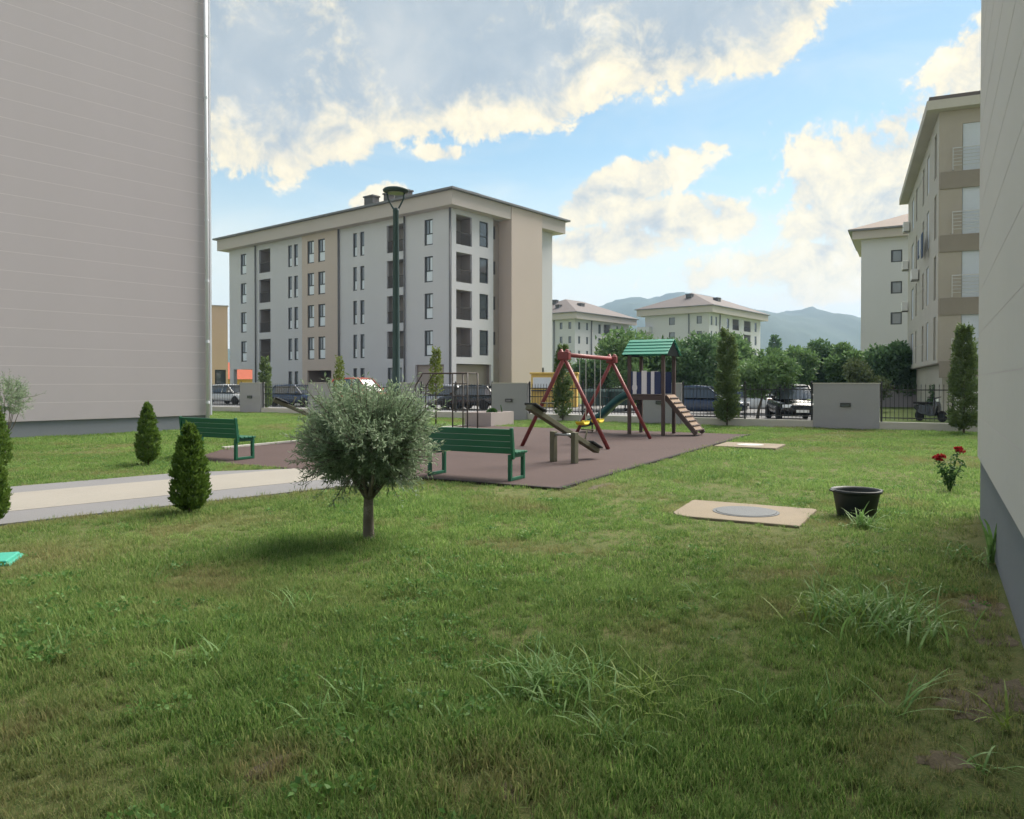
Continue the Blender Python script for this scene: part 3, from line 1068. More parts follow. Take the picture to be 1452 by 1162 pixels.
# yellow kiosk beside the block
kp = at(753, 50)
KI = empty('kiosk', kp, R(-8))
tag(KI, 'yellow kiosk with wide window seen through the fence and swing frame', 'kiosk')
MB().box(0, 3.0, 0, 2.2, 0, 2.15).build('wall', MAT['kiosk_yellow'], KI, bevel=0.02)
MB().box(-0.08, 3.08, -0.12, 2.3, 2.152, 2.28).build('roof', MAT['kiosk_yellow'], KI, bevel=0.02)
wk = MB().box(0.12, 1.32, -0.03, -0.002, 1.22, 1.95).build('window', MAT['white_frame'], KI)
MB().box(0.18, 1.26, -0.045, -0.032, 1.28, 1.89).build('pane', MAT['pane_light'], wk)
MB().box(0.05, 1.45, -0.28, -0.002, 1.05, 1.13).build('counter', MAT['dark_frame'], KI)
MB().box(0.2, 2.9, -0.02, -0.002, 0.45, 0.85).build('panel', MAT['yellow_wall'], KI)

# bare soil showing through the lawn
def soil_patch(px, py, rx, ry, ang, seed):
    g = gp(px, py)
    rr = random.Random(seed)
    n = 22
    pts = []
    for i in range(n):
        a = 2 * math.pi * i / n
        k_ = rr.uniform(0.62, 1.1)
        x, y = math.cos(a) * rx * k_, math.sin(a) * ry * k_
        pts.append((x * math.cos(ang) - y * math.sin(ang), x * math.sin(ang) + y * math.cos(ang)))
    mb = MB()
    i0 = 0
    mb.v = [(0, 0, 0.008)] + [(x * 0.8, y * 0.8, 0.006) for x, y in pts] + [(x, y, 0.002) for x, y in pts]
    mb.f = [(0, 1 + i, 1 + (i + 1) % n) for i in range(n)] + [(1 + i, 1 + n + i, 1 + n + (i + 1) % n, 1 + (i + 1) % n) for i in range(n)]
    o = mb.build('soil', MAT['soil'], None, smooth=True, loc=(g.x, g.y, 0.0))
    tag(o, kind='structure')


WA = math.atan2(0.874, 0.486)
for q in ((1393, 862, 0.42, 0.16, WA, 1), (1408, 905, 0.25, 0.14, WA, 2), (1372, 1000, 0.24, 0.17, WA, 3), (1425, 985, 0.3, 0.16, WA, 7), (380, 1092, 0.16, 0.06, 1.2, 4), (1345, 1085, 0.13, 0.1, 0.3, 5), (715, 1128, 0.12, 0.08, 0.2, 6), (852, 690, 0.5, 0.12, WA, 8)):
    soil_patch(*q)

# ------------------------------------------------------------------ the two flanking blocks with board facades
LB = empty('apartment_building', (-10.5, 26.6, 0), math.atan2(-0.76, -0.65))
tag(LB, 'tall windowless grey-mauve board facade with white downpipe at its edge, beside the conical shrubs', 'building')
# local x runs towards the viewer, local +y is outwards
MB().box(0.03, 24, -12, 0.0188, 0.50, 17.0).build('wall', MAT['board_joint'], LB)
MB().box(0.04, 23.9, -11.9, -0.05, 0.0, 0.499).build('plinth', MAT['plinth_grey'], LB)
z, hb = 0.50, 0.545
bm_ = MB().box(0.0, 24, -0.0495, 0.02, 0.0, hb - 0.017).mesh('facade_board', MAT['board_left'])
while z < 16.4:
    link('facade_board', bm_, LB, (0, 0, z))
    z += hb
MB().box(-0.3, 24.3, -12.3, 0.5, 17.0, 17.4).build('eaves', MAT['fascia'], LB)
pp = MB().tube([(0.2, 0.11, 0.02), (0.2, 0.11, 16.9)], 0.062, 12).build('downpipe', MAT['pipe_white'], LB, smooth=True)
cl = MB()
for i in range(8):
    cl.tube([(0.2, 0.11, 0.9 + 2.1 * i), (0.2, 0.11, 0.98 + 2.1 * i)], 0.072, 12)
cl.build('clamp', MAT['pipe_white'], pp)
MB().box(-0.012, 0.05, -0.04, 0.03, 0.5, 16.9).build('corner_bead', MAT['pipe_white'], LB)

RBd = empty('apartment_building', (5.74, 9.38, 0), math.atan2(-0.874, -0.486))
tag(RBd, 'pale board facade above a grey plinth, running along the lawn beside the rose bush', 'building')
MB().box(0.03, 14, 0.0012, 12, 0.735, 15.0).build('wall', MAT['board_joint'], RBd)
MB().box(0.012, 13.9, 0.03, 11.9, 0.0, 0.734).build('plinth', MAT['plinth_grey'], RBd)
hb = 0.50
bm2 = MB().box(0.0, 14, 0.0, 0.054, 0.0, hb - 0.009).mesh('facade_board', MAT['board_right'])
z = 0.735
while z < 14.6:
    link('facade_board', bm2, RBd, (0, 0, z))
    z += hb
MB().box(-0.4, 14.4, -0.4, 12.4, 15.0, 15.4).build('eaves', MAT['fascia'], RBd)

# ------------------------------------------------------------------ boundary: pillars, low wall, railings
pl = [(340, 369), (437, 471), (562, 593), (697, 747), (908, 965), (1153, 1247)]
pil_lab = ['seen past the tall grey-mauve facade', 'behind the olive tree crown', 'behind the street lamp pole', 'behind the raised planter', 'behind the slide tower', 'widest of them, with dark wall lamp, before the round trees']
spans = []
for (a, b), lab in zip(pl, pil_lab):
    t0, t1 = ft(a), ft(b)
    spans.append((t0, t1))
    c = fp(t0)
    e = empty('boundary_pillar', c, UANG)
    tag(e, 'pale rendered boundary wall panel, ' + lab, 'wall panel', 'rendered wall panels in the boundary fence')
    w = t1 - t0
    MB().box(0, w, 0, 0.3, -0.02, 1.58).build('wall', MAT['pillar'], e, bevel=0.01)
    MB().box(-0.02, w + 0.02, -0.02, 0.32, 1.582, 1.62).build('coping', MAT['concrete'], e)
    lm = MB().box(w / 2 - 0.17, w / 2 + 0.17, -0.05, -0.001, 0.78, 0.92).build('wall_lamp', MAT['dark_frame'], e)
    MB().box(w / 2 - 0.13, w / 2 + 0.13, -0.056, -0.0505, 0.80, 0.86).build('lens', MAT['car_glass'], lm)

pk_mesh = MB().box(-0.008, 0.008, -0.008, 0.008, 0.34, 1.50).lathe([(0.016, 1.50), (0.012, 1.53), (0.0, 1.60)], 4).mesh('picket', MAT['fence_black'])
gaps = [(spans[i][1], spans[i + 1][0]) for i in range(len(spans) - 1)]
gaps.insert(0, (spans[0][0] - 5.2, spans[0][0]))
gaps.append((spans[-1][1], spans[-1][1] + 6.5))
gap_lab = ['beside the tall grey-mauve facade edge', 'behind the second seesaw', 'behind the olive tree crown', 'behind the climbing frame', 'behind the swing set', 'in front of the black car', 'in front of the parked scooter']
for (t0, t1), lab in zip(gaps, gap_lab):
    c = fp(t0)
    e = empty('railing_fence', c, UANG)
    tag(e, 'black metal picket fence on low concrete wall ' + lab, 'fence', 'black picket fence sections')
    w = t1 - t0
    MB().box(0.003, w - 0.003, 0.05, 0.25, -0.02, 0.28).build('low_wall', MAT['concrete'], e)
    for zz in (0.42, 1.02, 1.38):
        if zz == 1.02 and lab.startswith('in front'):
            continue
        MB().box(0.02, w - 0.02, 0.135, 0.165, zz - 0.018, zz + 0.018).build('rail', MAT['fence_black'], e)
    n = int(w / 0.135)
    np_ = max(1, round(w / 2.5))
    for i in range(np_ + 1):
        x = 0.06 + (w - 0.12) * i / np_
        MB().box(-0.03, 0.03, -0.03, 0.03, 0.27, 1.62).lathe([(0.045, 1.62), (0.03, 1.66), (0.0, 1.70)], 4).build('post', MAT['fence_black'], e, loc=(x, 0.15, 0))
    for i in range(1, n):
        x = 0.06 + (w - 0.12) * i / n
        link('picket', pk_mesh, e, (x, 0.15, 0))

# ------------------------------------------------------------------ playground
def bench(loc, label):
    e = empty('bench', loc, UANG)
    tag(e, label, 'bench', 'green park benches')
    # local x along the bench, +y is the sitting side, backrest at y = 0
    Lh = 0.88
    sl = MB().box(-Lh, Lh, -0.018, 0.018, 0, 0.098).mesh('back_slat', MAT['bench_green'])
    for i in range(4):
        s = link('back_slat', sl, e, (0, -0.014 - 0.016 * i + 0.03, 0.445 + i * 0.103))
        s.rotation_euler = (R(5), 0, 0)
        b = s.modifiers.new('bevel', 'BEVEL'); b.width = 0.008; b.segments = 2
    st = MB().box(-Lh, Lh, -0.045, 0.045, 0.0, 0.038).mesh('seat_slat', MAT['bench_green'])
    for i in range(4):
        s = link('seat_slat', st, e, (0, 0.105 + 0.104 * i, 0.438))
        b = s.modifiers.new('bevel', 'BEVEL'); b.width = 0.008; b.segments = 2
    for sx in (-1, 1):
        x = sx * 0.80
        f = MB()
        f.box(x - 0.03, x + 0.03, -0.03, 0.03, 0.0, 0.434)
        f.box(x - 0.03, x + 0.03, 0.41, 0.47, 0.0, 0.434)
        f.box(x - 0.028, x + 0.028, 0.03, 0.41, 0.002, 0.052)
        f.box(x - 0.028, x + 0.028, 0.03, 0.41, 0.375, 0.430)
        f.build('leg_frame', MAT['bench_green'], e, bevel=0.006)
        u = MB().beam((sx * 0.855, -0.005, 0.36), (sx * 0.855, -0.055, 0.875), 0.05, 0.055, up=(0, 1, 0))
        u.build('back_post', MAT['bench_green'], e, bevel=0.006)
    return e


b1 = (gp(606, 675.5) + gp(728, 686.5)) / 2
bench((b1.x, b1.y, 0.026), 'dark green slatted bench standing beside the seesaw on the rubber surface')
b2 = gp(334, 655) - U * 0.80
bench((b2.x, b2.y, 0.03), 'dark green slatted bench half hidden behind a conical evergreen shrub')

# swing
SW = empty('swing_set', (2.1, 20.52, 0.025), math.atan2(0.9, 0.435) - math.pi / 2)
tag(SW, 'red A-frame swing set with two yellow seats on thin chains', 'swing set')
hl = 1.86
for s in (-1, 1):
    for q in (-1, 1):
        p0 = (q * 1.15, s * hl, 0.0)
        p1 = (-q * 0.10, s * hl, 2.42)
        lg = MB().tube([p0, p1], [0.05, 0.05], 10)
        lg.build('leg', MAT['swing_red'], SW, smooth=True)
    MB().obox((0, s * (hl - 0.0), 2.27), (0.15, 0, 0), (0, 0.09, 0), (0, 0, 0.10)).build('bracket', MAT['swing_red'], SW, bevel=0.02)
    MB().tube([(0.5, s * hl, 1.32), (-0.5, s * hl, 1.32)], 0.025, 8).v
MB().tube([(0, -hl, 2.30), (0, hl, 2.30)], 0.055, 12).build('top_beam', MAT['swing_red'], SW, smooth=True)
for yc in (-0.55, 0.62):
    st = MB()
    prof = [(-0.24, 0.07), (-0.2, 0.025), (-0.1, 0.0), (0.1, 0.0), (0.2, 0.025), (0.24, 0.07)]
    st.loft([[(-0.11, yc + a, 0.49 + z), (0.11, yc + a, 0.49 + z), (0.12, yc + a, 0.535 + z), (-0.12, yc + a, 0.535 + z)] for a, z in prof])
    so = st.build('seat', MAT['seat_yellow'], SW, bevel=0.012)
    for s in (-1, 1):
        MB().tube([(0, yc + s * 0.225, 0.58), (0, yc + s * 0.235, 2.25)], 0.011, 6).build('chain', MAT['chain'], so)

# tower with roof, slide and ramp
TW = empty('slide_tower', (4.38, 23.85, 0.025), UANG)
tag(TW, 'wooden play tower with green roof, teal slide and cleated ramp', 'play tower')
h2 = 0.54
for sx in (-1, 1):
    for sy in (-1, 1):
        MB().box(sx * h2 - 0.05, sx * h2 + 0.05, sy * h2 - 0.05, sy * h2 + 0.05, 0, 2.45).build('post', MAT['wood_dark'], TW, bevel=0.008)
for i in range(7):
    x = -h2 + 0.06 + i * 0.152
    MB().box(x, x + 0.145, -h2 + 0.052, h2 - 0.052, 1.20, 1.24).build('deck_plank', MAT['wood_dark'], TW)
for sy in (-1, 1):
    MB().box(-h2 + 0.052, h2 - 0.052, sy * h2 - 0.03, sy * h2 + 0.03, 1.07, 1.195).build('joist', MAT['wood_dark'], TW)
    x = -h2 + 0.055
    for i, (w, m_, zt) in enumerate(((0.06, 'panel_navy', 1.95), (0.12, 'panel_white', 1.95), (0.16, 'panel_navy', 1.93), (0.17, 'panel_white', 1.97), (0.13, 'panel_navy', 1.93), (0.11, 'panel_white', 1.95), (0.20, 'panel_navy', 1.94))):
        p = MB().box(x, x + w - 0.006, sy * h2 - 0.015, sy * h2 + 0.015, 1.255, zt)
        if m_ == 'panel_white' and i < 4:
            p.lathe([(0.085, -0.017), (0.085, 0.017)], 16)
            n0 = len(p.v) - 32
            for q in range(n0, len(p.v)):
                vx, vy, vz = p.v[q]
                p.v[q] = (x + w / 2 + vx, sy * h2 + vz * 1.1, 1.45 + vy * 1.5)
        p.build('slat', MAT[m_], TW, bevel=0.004)
        x += w
    MB().box(-h2 + 0.052, h2 - 0.052, sy * h2 - 0.02, sy * h2 + 0.02, 1.243, 1.253).v
# roof: corrugated boards on both slopes, closed gables
ev, rg, oh = 2.42, 2.92, 0.72
for sy in (-1, 1):
    n = 5
    for i in range(n):
        f0, f1 = i / n, (i + 1) / n
        y0_, z0_ = sy * 0.74 * (1 - f0), ev + (rg - ev) * f0
        y1_, z1_ = sy * 0.74 * (1 - f1), ev + (rg - ev) * f1
        mb = MB().beam((0, y0_, z0_), (0, y1_, z1_), oh * 2, 0.03, up=(0, -(rg - ev) * sy, 0.74))
        mb.v = [(a, b - sy * 0.0, c + 0.022 * (1 - (abs(b) - min(abs(y0_), abs(y1_))) / 0.15 * -1)) for a, b, c in mb.v]
        mb.build('roof_board', MAT['roof_green'], TW, bevel=0.006)
for sx in (-1, 1):
    g = MB()
    x = sx * 0.66
    g.loft([[(x - 0.02, -0.68, ev), (x - 0.02, 0.68, ev), (x - 0.02, 0, rg - 0.03)], [(x + 0.02, -0.68, ev), (x + 0.02, 0.68, ev), (x + 0.02, 0, rg - 0.03)]])
    g.build('gable', MAT['gable_dark'], TW)
# slide
sl = MB()
sec = []
for i in range(15):
    f = i / 14
    x = -h2 - 0.02 - 1.8 * f
    zz = 1.22 - 1.06 * (f ** 1.0) + 0.10 * math.sin(f * math.pi * 2.0) + (0.10 * max(0, f - 0.85) / 0.15 * 0.3)
    zz = max(zz, 0.16)
    w = 0.27
    ring = []
    for yy, dz in ((-w, 0.17), (-w - 0.035, 0.16), (-w - 0.02, -0.03), (0, -0.05), (w + 0.02, -0.03), (w + 0.035, 0.16), (w, 0.17), (w - 0.04, 0.03), (0, 0.0), (-w + 0.04, 0.03)):
        ring.append((x, yy, zz + dz))
    sec.append(ring)
sl.loft(sec)
so = sl.build('slide', MAT['slide_teal'], TW, smooth=True)
for yy in (-0.18, 0.18):
    MB().tube([(-h2 - 1.4, yy, 0), (-h2 - 1.4, yy, 0.33)], 0.025, 8).build('support', MAT['metal_dark'], so)
# ramp
rt, rb, rx = 1.24, 0.04, 0.98
for sy in (-1, 1):
    MB().beam((h2 + 0.05, sy * 0.40, rt - 0.10), (h2 + rx, sy * 0.40, rb + 0.02), 0.06, 0.14).build('ramp_rail', MAT['wood_dark'], TW)
d = Vector((rx - 0.05, 0, rb - rt)).normalized()
for i in range(8):
    f0, f1 = i / 8, (i + 0.93) / 8
    a = Vector((h2 + 0.06, 0, rt - 0.02)).lerp(Vector((h2 + rx, 0, rb + 0.09)), f0)
    b = Vector((h2 + 0.06, 0, rt - 0.02)).lerp(Vector((h2 + rx, 0, rb + 0.09)), f1)
    MB().beam(a, b, 0.86, 0.03).build('ramp_board', MAT['wood_ramp'], TW, bevel=0.004)
    MB().obox(a.lerp(b, 0.93) + Vector((0.025, 0, 0.03)), d * 0.016, (0, 0.40, 0), d.cross(Vector((0, 1, 0))) * 0.016).build('cleat', MAT['wood_dark'], TW)


def seesaw(name_loc, ang, label, tilt=24):
    e = empty('seesaw', name_loc, ang)
    tag(e, label, 'seesaw', 'timber seesaws')
    # local x along the plank (high end at -x)
    for sy in (-1, 1):
        MB().box(-0.06, 0.06, sy * 0.27 - 0.055, sy * 0.27 + 0.055, 0, 0.62).build('post', MAT['wood_grey'], e, bevel=0.01)
    MB().tube([(0, -0.215, 0.56), (0, 0.215, 0.56)], 0.028, 10).build('axle', MAT['chain'], e, smooth=True)
    t = R(tilt)
    ca, sa = math.cos(t), math.sin(t)
    F = lambda x, y, z: (x * ca + z * sa, y, 0.585 - x * sa + z * ca + 0.02)
    Lh = 1.22
    pk = MB().obox(F(0, 0, 0.05), Vector((ca, 0, -sa)) * Lh, (0, 0.075, 0), Vector((sa, 0, ca)) * 0.05)
    pk.build('plank', MAT['wood_grey'], e, bevel=0.01)
    for s in (-1, 1):
        st = MB().obox(F(s * (Lh - 0.20), 0, 0.125), Vector((ca, 0, -sa)) * 0.19, (0, 0.15, 0), Vector((sa, 0, ca)) * 0.022)
        st.build('seat', MAT['fence_black'], e, bevel=0.015)
        hd = MB().tube([F(s * 0.72, 0, 0.1), F(s * 0.72, 0, 0.34)], 0.016, 8).tube([F(s * 0.72, -0.16, 0.34), F(s * 0.72, 0.16, 0.34)], 0.016, 8)
        hd.build('handle', MAT['wood_grey'], e, smooth=True)
    return e


seesaw((1.05, 15.38, 0.025), math.atan2(0.80, 0.72), 'tilted grey-green timber seesaw in front of the red swing')
seesaw((-5.35, 20.7, 0.025), math.atan2(0.45, 1.0), 'tilted timber seesaw partly hidden by the olive tree')

# climbing frame
CF = empty('climbing_frame', (-1.72, 24.2, 0.025), UANG)
tag(CF, 'brown metal climbing frame with overhead bar, ladder and sloping end, behind the bench', 'climbing frame')
up = 1.90
for y in (-0.3, 0.3):
    for x in (0.0, 0.55):
        MB().tube([(x, y, 0), (x, y, up)], 0.024, 8).build('upright', MAT['metal_dark'], CF, smooth=True)
    MB().tube([(0.55, y, up), (-1.15, y, up), (-1.45, y, up - 0.42), (-1.5, y, 0)], 0.022, 8).build('top_bar', MAT['wood_dark'], CF, smooth=True)
for z in (0.25, 0.72, 1.18, 1.58):
    MB().tube([(0, -0.3, z), (0.55, -0.3, z)], 0.014, 8).build('rung', MAT['metal_dark'], CF)
for x in (-1.1, -0.7, -0.3, 0.1, 0.5):
    MB().tube([(x, -0.3, up), (x, 0.3, up)], 0.014, 8).build('rung', MAT['metal_dark'], CF)

# raised planter
PL = empty('raised_planter', (-0.77, 27.85, 0.0), UANG)
tag(PL, 'raised pinkish-white masonry planter box with small dark plants', 'planter')
for nm, bx in (('side_wall', (-1.15, 0, 0, 0.12)), ('side_wall', (-1.15, 0, 1.6, 1.72)), ('side_wall', (-1.15, -1.03, 0.123, 1.597)), ('side_wall', (-0.12, 0, 0.123, 1.597))):
    MB().box(bx[0], bx[1], bx[2], bx[3], 0, 0.52).build(nm, MAT['planter'], PL)
MB().box(-1.027, -0.123, 0.123, 1.597, 0, 0.45).build('soil', MAT['soil'], PL)
for (x, y, w) in ((-0.25, 0.5, 0.17), (-0.6, 0.9, 0.1)):
    n = 260
    D_ = rng.normal(size=(n, 3)); D_[:, 2] = abs(D_[:, 2])
    D_ /= np.linalg.norm(D_, axis=1, keepdims=True)
    link('plant', leaf_mesh('plant', MAT['rose_leaf'], D_ * w * 0.6 + np.array([x, y, 0.45]), D_, w * 0.9, 0.05), PL)
MB().tube([(-0.1, 1.0, 0.45), (-0.13, 1.0, 0.62), (-0.17, 1.0, 0.78)], [0.03, 0.025, 0.015], 8).build('plant_stem', MAT['rose_leaf'], PL)

# lamp
LPp = Vector((-1.87, 12.3, 0))
LP = empty('street_lamp', LPp)
tag(LP, 'dark green street lamp with flat disc head on forked arms', 'street lamp')
MB().lathe([(0.16, 0.0), (0.16, 0.02), (0.085, 0.03), (0.08, 0.9), (0.068, 0.93), (0.058, 2.4), (0.047, 4.38), (0.05, 4.39), (0.05, 4.44), (0.03, 4.45)], 20).build('pole', MAT['lamp_green'], LP, smooth=True)
for s in (-1, 1):
    MB().tube([(s * 0.03, 0, 4.42), (s * 0.075, 0, 4.50), (s * 0.125, 0, 4.60), (s * 0.145, 0, 4.71)], [0.014, 0.014, 0.013, 0.012], 8).build('arm', MAT['lamp_green'], LP, smooth=True)
hd = MB().lathe([(0.02, 4.69), (0.17, 4.695), (0.205, 4.715), (0.21, 4.735), (0.19, 4.755), (0.10, 4.775), (0.0, 4.78)], 32).build('lamp_head', MAT['lamp_green'], LP, smooth=True)
MB().lathe([(0.14, 4.684), (0.14, 4.689)], 24).build('lens', MAT['pane_mid'], hd)

# ------------------------------------------------------------------ things on the lawn
SLB = empty('manhole_slab', (gp(990, 711) + gp(1130, 752)) / 2, UANG)
tag(SLB, 'tan concrete slab with round grey manhole cover beside the black tub', 'slab')
out = [(-0.74, -0.45), (-0.66, -0.60), (-0.5, -0.66), (0.78, -0.66), (0.80, 0.62), (0.76, 0.66), (-0.78, 0.66), (-0.8, 0.6)]
MB().prism(out, -0.05, 0.03).build('slab', MAT['slab_tan'], SLB, bevel=0.012)
cv = MB().lathe([(0.36, 0.02), (0.36, 0.040), (0.35, 0.042), (0.0, 0.042)], 40, (0.05, 0.0, 0)).build('manhole_cover', MAT['cover_grey'], SLB)
fr = MB().lathe([(0.365, 0.02), (0.40, 0.02), (0.40, 0.036), (0.365, 0.036), (0.365, 0.02)], 40, (0.05, 0.0, 0)).build('cover_rim', MAT['cover_grey'], SLB)
S2 = empty('concrete_slab', gp(1064, 634.0), UANG)
tag(S2, 'pale flat concrete slab lying in the lawn near the rubber surface corner', 'slab')
MB().box(-0.75, 0.75, -0.7, 0.7, -0.04, 0.05).build('slab', MAT['slab_tan'], S2, bevel=0.012)
MB().lathe([(0.33, 0.048), (0.33, 0.06), (0.0, 0.062)], 32).build('manhole_cover', MAT['concrete'], S2)

pt = gp(1215, 733)
POT = empty('tub', (pt.x, pt.y, 0))
tag(POT, 'black plastic tub standing on the lawn beside the manhole slab', 'tub')
MB().lathe([(0.20, 0.0), (0.215, 0.01), (0.262, 0.27), (0.27, 0.30), (0.29, 0.30), (0.295, 0.315), (0.29, 0.335), (0.272, 0.335), (0.255, 0.30), (0.25, 0.24)], 40).build('body', MAT['pot_black'], POT, smooth=True)
MB().lathe([(0.249, 0.215), (0.16, 0.225), (0.0, 0.235)], 24).build('soil', MAT['soil'], POT, smooth=True)
for s in (-1, 1):
    MB().beam((s * 0.29, -0.05, 0.32), (s * 0.29, 0.05, 0.32), 0.05, 0.02).build('handle', MAT['pot_black'], POT, bevel=0.005)

LD = empty('valve_box', (-4.86, 6.93, 0), R(18))
tag(LD, 'teal green plastic valve box lid set flush in the lawn', 'valve box')
MB().box(-0.36, 0.27, -0.20, 0.20, -0.03, 0.045).build('lid', MAT['lid_teal'], LD, bevel=0.012)
MB().box(-0.39, 0.30, -0.23, 0.23, -0.04, 0.022).build('rim', MAT['lid_teal'], LD, bevel=0.008)


# ------------------------------------------------------------------ vehicles on the street
def loft_rings(stations):
    rings = []
    for x, z0, z1, w in stations:
        rings.append([(x, -w * 0.93, z0), (x, w * 0.93, z0), (x, w, z0 + 0.16), (x, w, z0 + (z1 - z0) * 0.62), (x, w * 0.90, z1), (x, -w * 0.90, z1), (x, -w, z0 + (z1 - z0) * 0.62), (x, -w, z0 + 0.16)])
    return rings


def car(loc, rz, label, paint, group='cars on the street', tall=1.0, L=4.3, W=0.88):
    e = empty('parked_car', loc, rz)
    tag(e, label, 'car', group)
    h = L / 2
    b = MB().loft(loft_rings([(-h, 0.42, 0.78 * tall, W * 0.80), (-h + 0.10, 0.30, 0.92 * tall, W * 0.92), (-h + 0.6, 0.24, 0.95 * tall, W), (-0.3, 0.22, 0.93 * tall, W), (h - 1.2, 0.22, 0.92 * tall, W), (h - 0.45, 0.24, 0.84 * tall, W * 0.97), (h - 0.08, 0.30, 0.72 * tall, W * 0.88), (h, 0.40, 0.62 * tall, W * 0.78)]))
    b.build('body', MAT[paint], e, smooth=True, bevel=0.0, sub=1)
    zb, zr = 0.90 * tall, 1.46 * tall
    gl = MB()
    gl.loft([[(h - 1.15, -W * 0.80, zb), (h - 1.15, W * 0.80, zb), (h - 1.17, W * 0.78, zb + 0.02), (h - 1.17, -W * 0.78, zb + 0.02)],
             [(h - 1.85, -W * 0.86, zb), (h - 1.85, W * 0.86, zb), (h - 1.85, W * 0.68, zr - 0.03), (h - 1.85, -W * 0.68, zr - 0.03)],
             [(-h + 0.75, -W * 0.86, zb), (-h + 0.75, W * 0.86, zb), (-h + 0.75, W * 0.68, zr - 0.06), (-h + 0.75, -W * 0.68, zr - 0.06)],
             [(-h + 0.18, -W * 0.80, zb), (-h + 0.18, W * 0.80, zb), (-h + 0.22, W * 0.76, zb + 0.05), (-h + 0.22, -W * 0.76, zb + 0.05)]])
    gl.build('windows', MAT['car_glass'], e)
    rf = MB().loft([[(h - 1.80, -W * 0.66, zr - 0.03), (h - 1.80, W * 0.66, zr - 0.03), (h - 1.80, W * 0.62, zr), (h - 1.80, -W * 0.62, zr)],
                    [(-0.3, -W * 0.70, zr - 0.02), (-0.3, W * 0.70, zr - 0.02), (-0.3, W * 0.62, zr + 0.05), (-0.3, -W * 0.62, zr + 0.05)],
                    [(-h + 0.62, -W * 0.68, zr - 0.07), (-h + 0.62, W * 0.68, zr - 0.07), (-h + 0.62, W * 0.60, zr - 0.01), (-h + 0.62, -W * 0.60, zr - 0.01)]])
    rf.build('roof', MAT[paint], e, smooth=False, bevel=0.01)
    pi = MB()
    for s in (-1, 1):
        pi.tube([(h - 1.12, s * W * 0.81, zb), (h - 1.83, s * W * 0.675, zr - 0.01)], 0.032, 6)
        pi.tube([(-0.15, s * W * 0.865, zb), (-0.15, s * W * 0.685, zr - 0.02)], 0.03, 6)
        pi.tube([(-h + 0.2, s * W * 0.80, zb + 0.02), (-h + 0.70, s * W * 0.675, zr - 0.05)], 0.05, 6)
    pi.build('pillars', MAT[paint], e)
    ty = MB().lathe([(0.20, -0.10), (0.30, -0.10), (0.325, -0.07), (0.325, 0.07), (0.30, 0.10), (0.20, 0.10)], 22)
    ty.v = [(x, z, y + 0.325) for x, y, z in ty.v]
    tm = ty.mesh('tyre', MAT['tyre'], True)
    rm_ = MB().lathe([(0.0, -0.085), (0.19, -0.09), (0.205, -0.10), (0.205, 0.10), (0.19, 0.09), (0.0, 0.085)], 18)
    rm_.v = [(x, z, y + 0.325) for x, y, z in rm_.v]
    rmm = rm_.mesh('rim', MAT['rim'], True)
    for sx in (-h + 0.78, h - 0.82):
        for s in (-1, 1):
            t = link('wheel', tm, e, (sx, s * (W - 0.085), 0))
            link('rim', rmm, t)
    for s in (-1, 1):
        MB().obox((h - 0.12, s * W * 0.66, 0.64 * tall), (0.09, s * -0.04, 0), (0.03 * s, 0.15, 0), (-0.02, 0, 0.065)).build('headlight', MAT['headlight'], e, bevel=0.02)
        MB().obox((-h + 0.04, s * W * 0.70, 0.78 * tall), (0.05, 0, 0), (0, 0.11, 0), (0, 0, 0.08)).build('tail_light', MAT['car_red'], e, bevel=0.02)
        MB().obox((h - 1.35, s * (W + 0.06), 0.98 * tall), (0.05, 0, 0), (0, 0.08, 0), (0, 0, 0.06)).build('mirror', MAT[paint], e, bevel=0.02)
    MB().obox((h - 0.035, 0, 0.60 * tall), (0.03, 0, 0), (0, W * 0.45, 0), (0, 0, 0.05)).build('grille', MAT['tyre'], e)
    MB().obox((h + 0.005, 0, 0.46), (0.012, 0, 0), (0, 0.26, 0), (0, 0, 0.055)).build('licence_plate', MAT['plate'], e)
    return e


SZ = -0.02
car(at(1124, 33.5, SZ), R(-100), 'black car facing the fence, beside the widest rendered wall panel', 'car_black', tall=1.04)
car(at(1064, 40.5, SZ), UANG, 'white car parked on the street behind the small tree', 'car_white')
car(at(996, 37.0, SZ), UANG + R(4), 'dark blue car parked behind the ramp of the slide tower', 'car_blue')
car(at(668, 46, SZ), UANG + math.pi, 'dark car parked in front of the open porch of the white building', 'car_black')
car(at(628, 47.5, SZ), UANG + math.pi, 'silver car parked in front of the white building, behind the climbing frame', 'car_silver')
car(at(422, 52, SZ), UANG, 'dark blue car parked behind the fence near the second seesaw', 'car_blue')
car(at(512, 43.0, SZ), UANG + R(3), 'orange-red van parked behind the olive tree', 'car_red', tall=1.28)
car(at(328, 57, SZ), UANG, 'white car parked by the low yellow house', 'car_white')

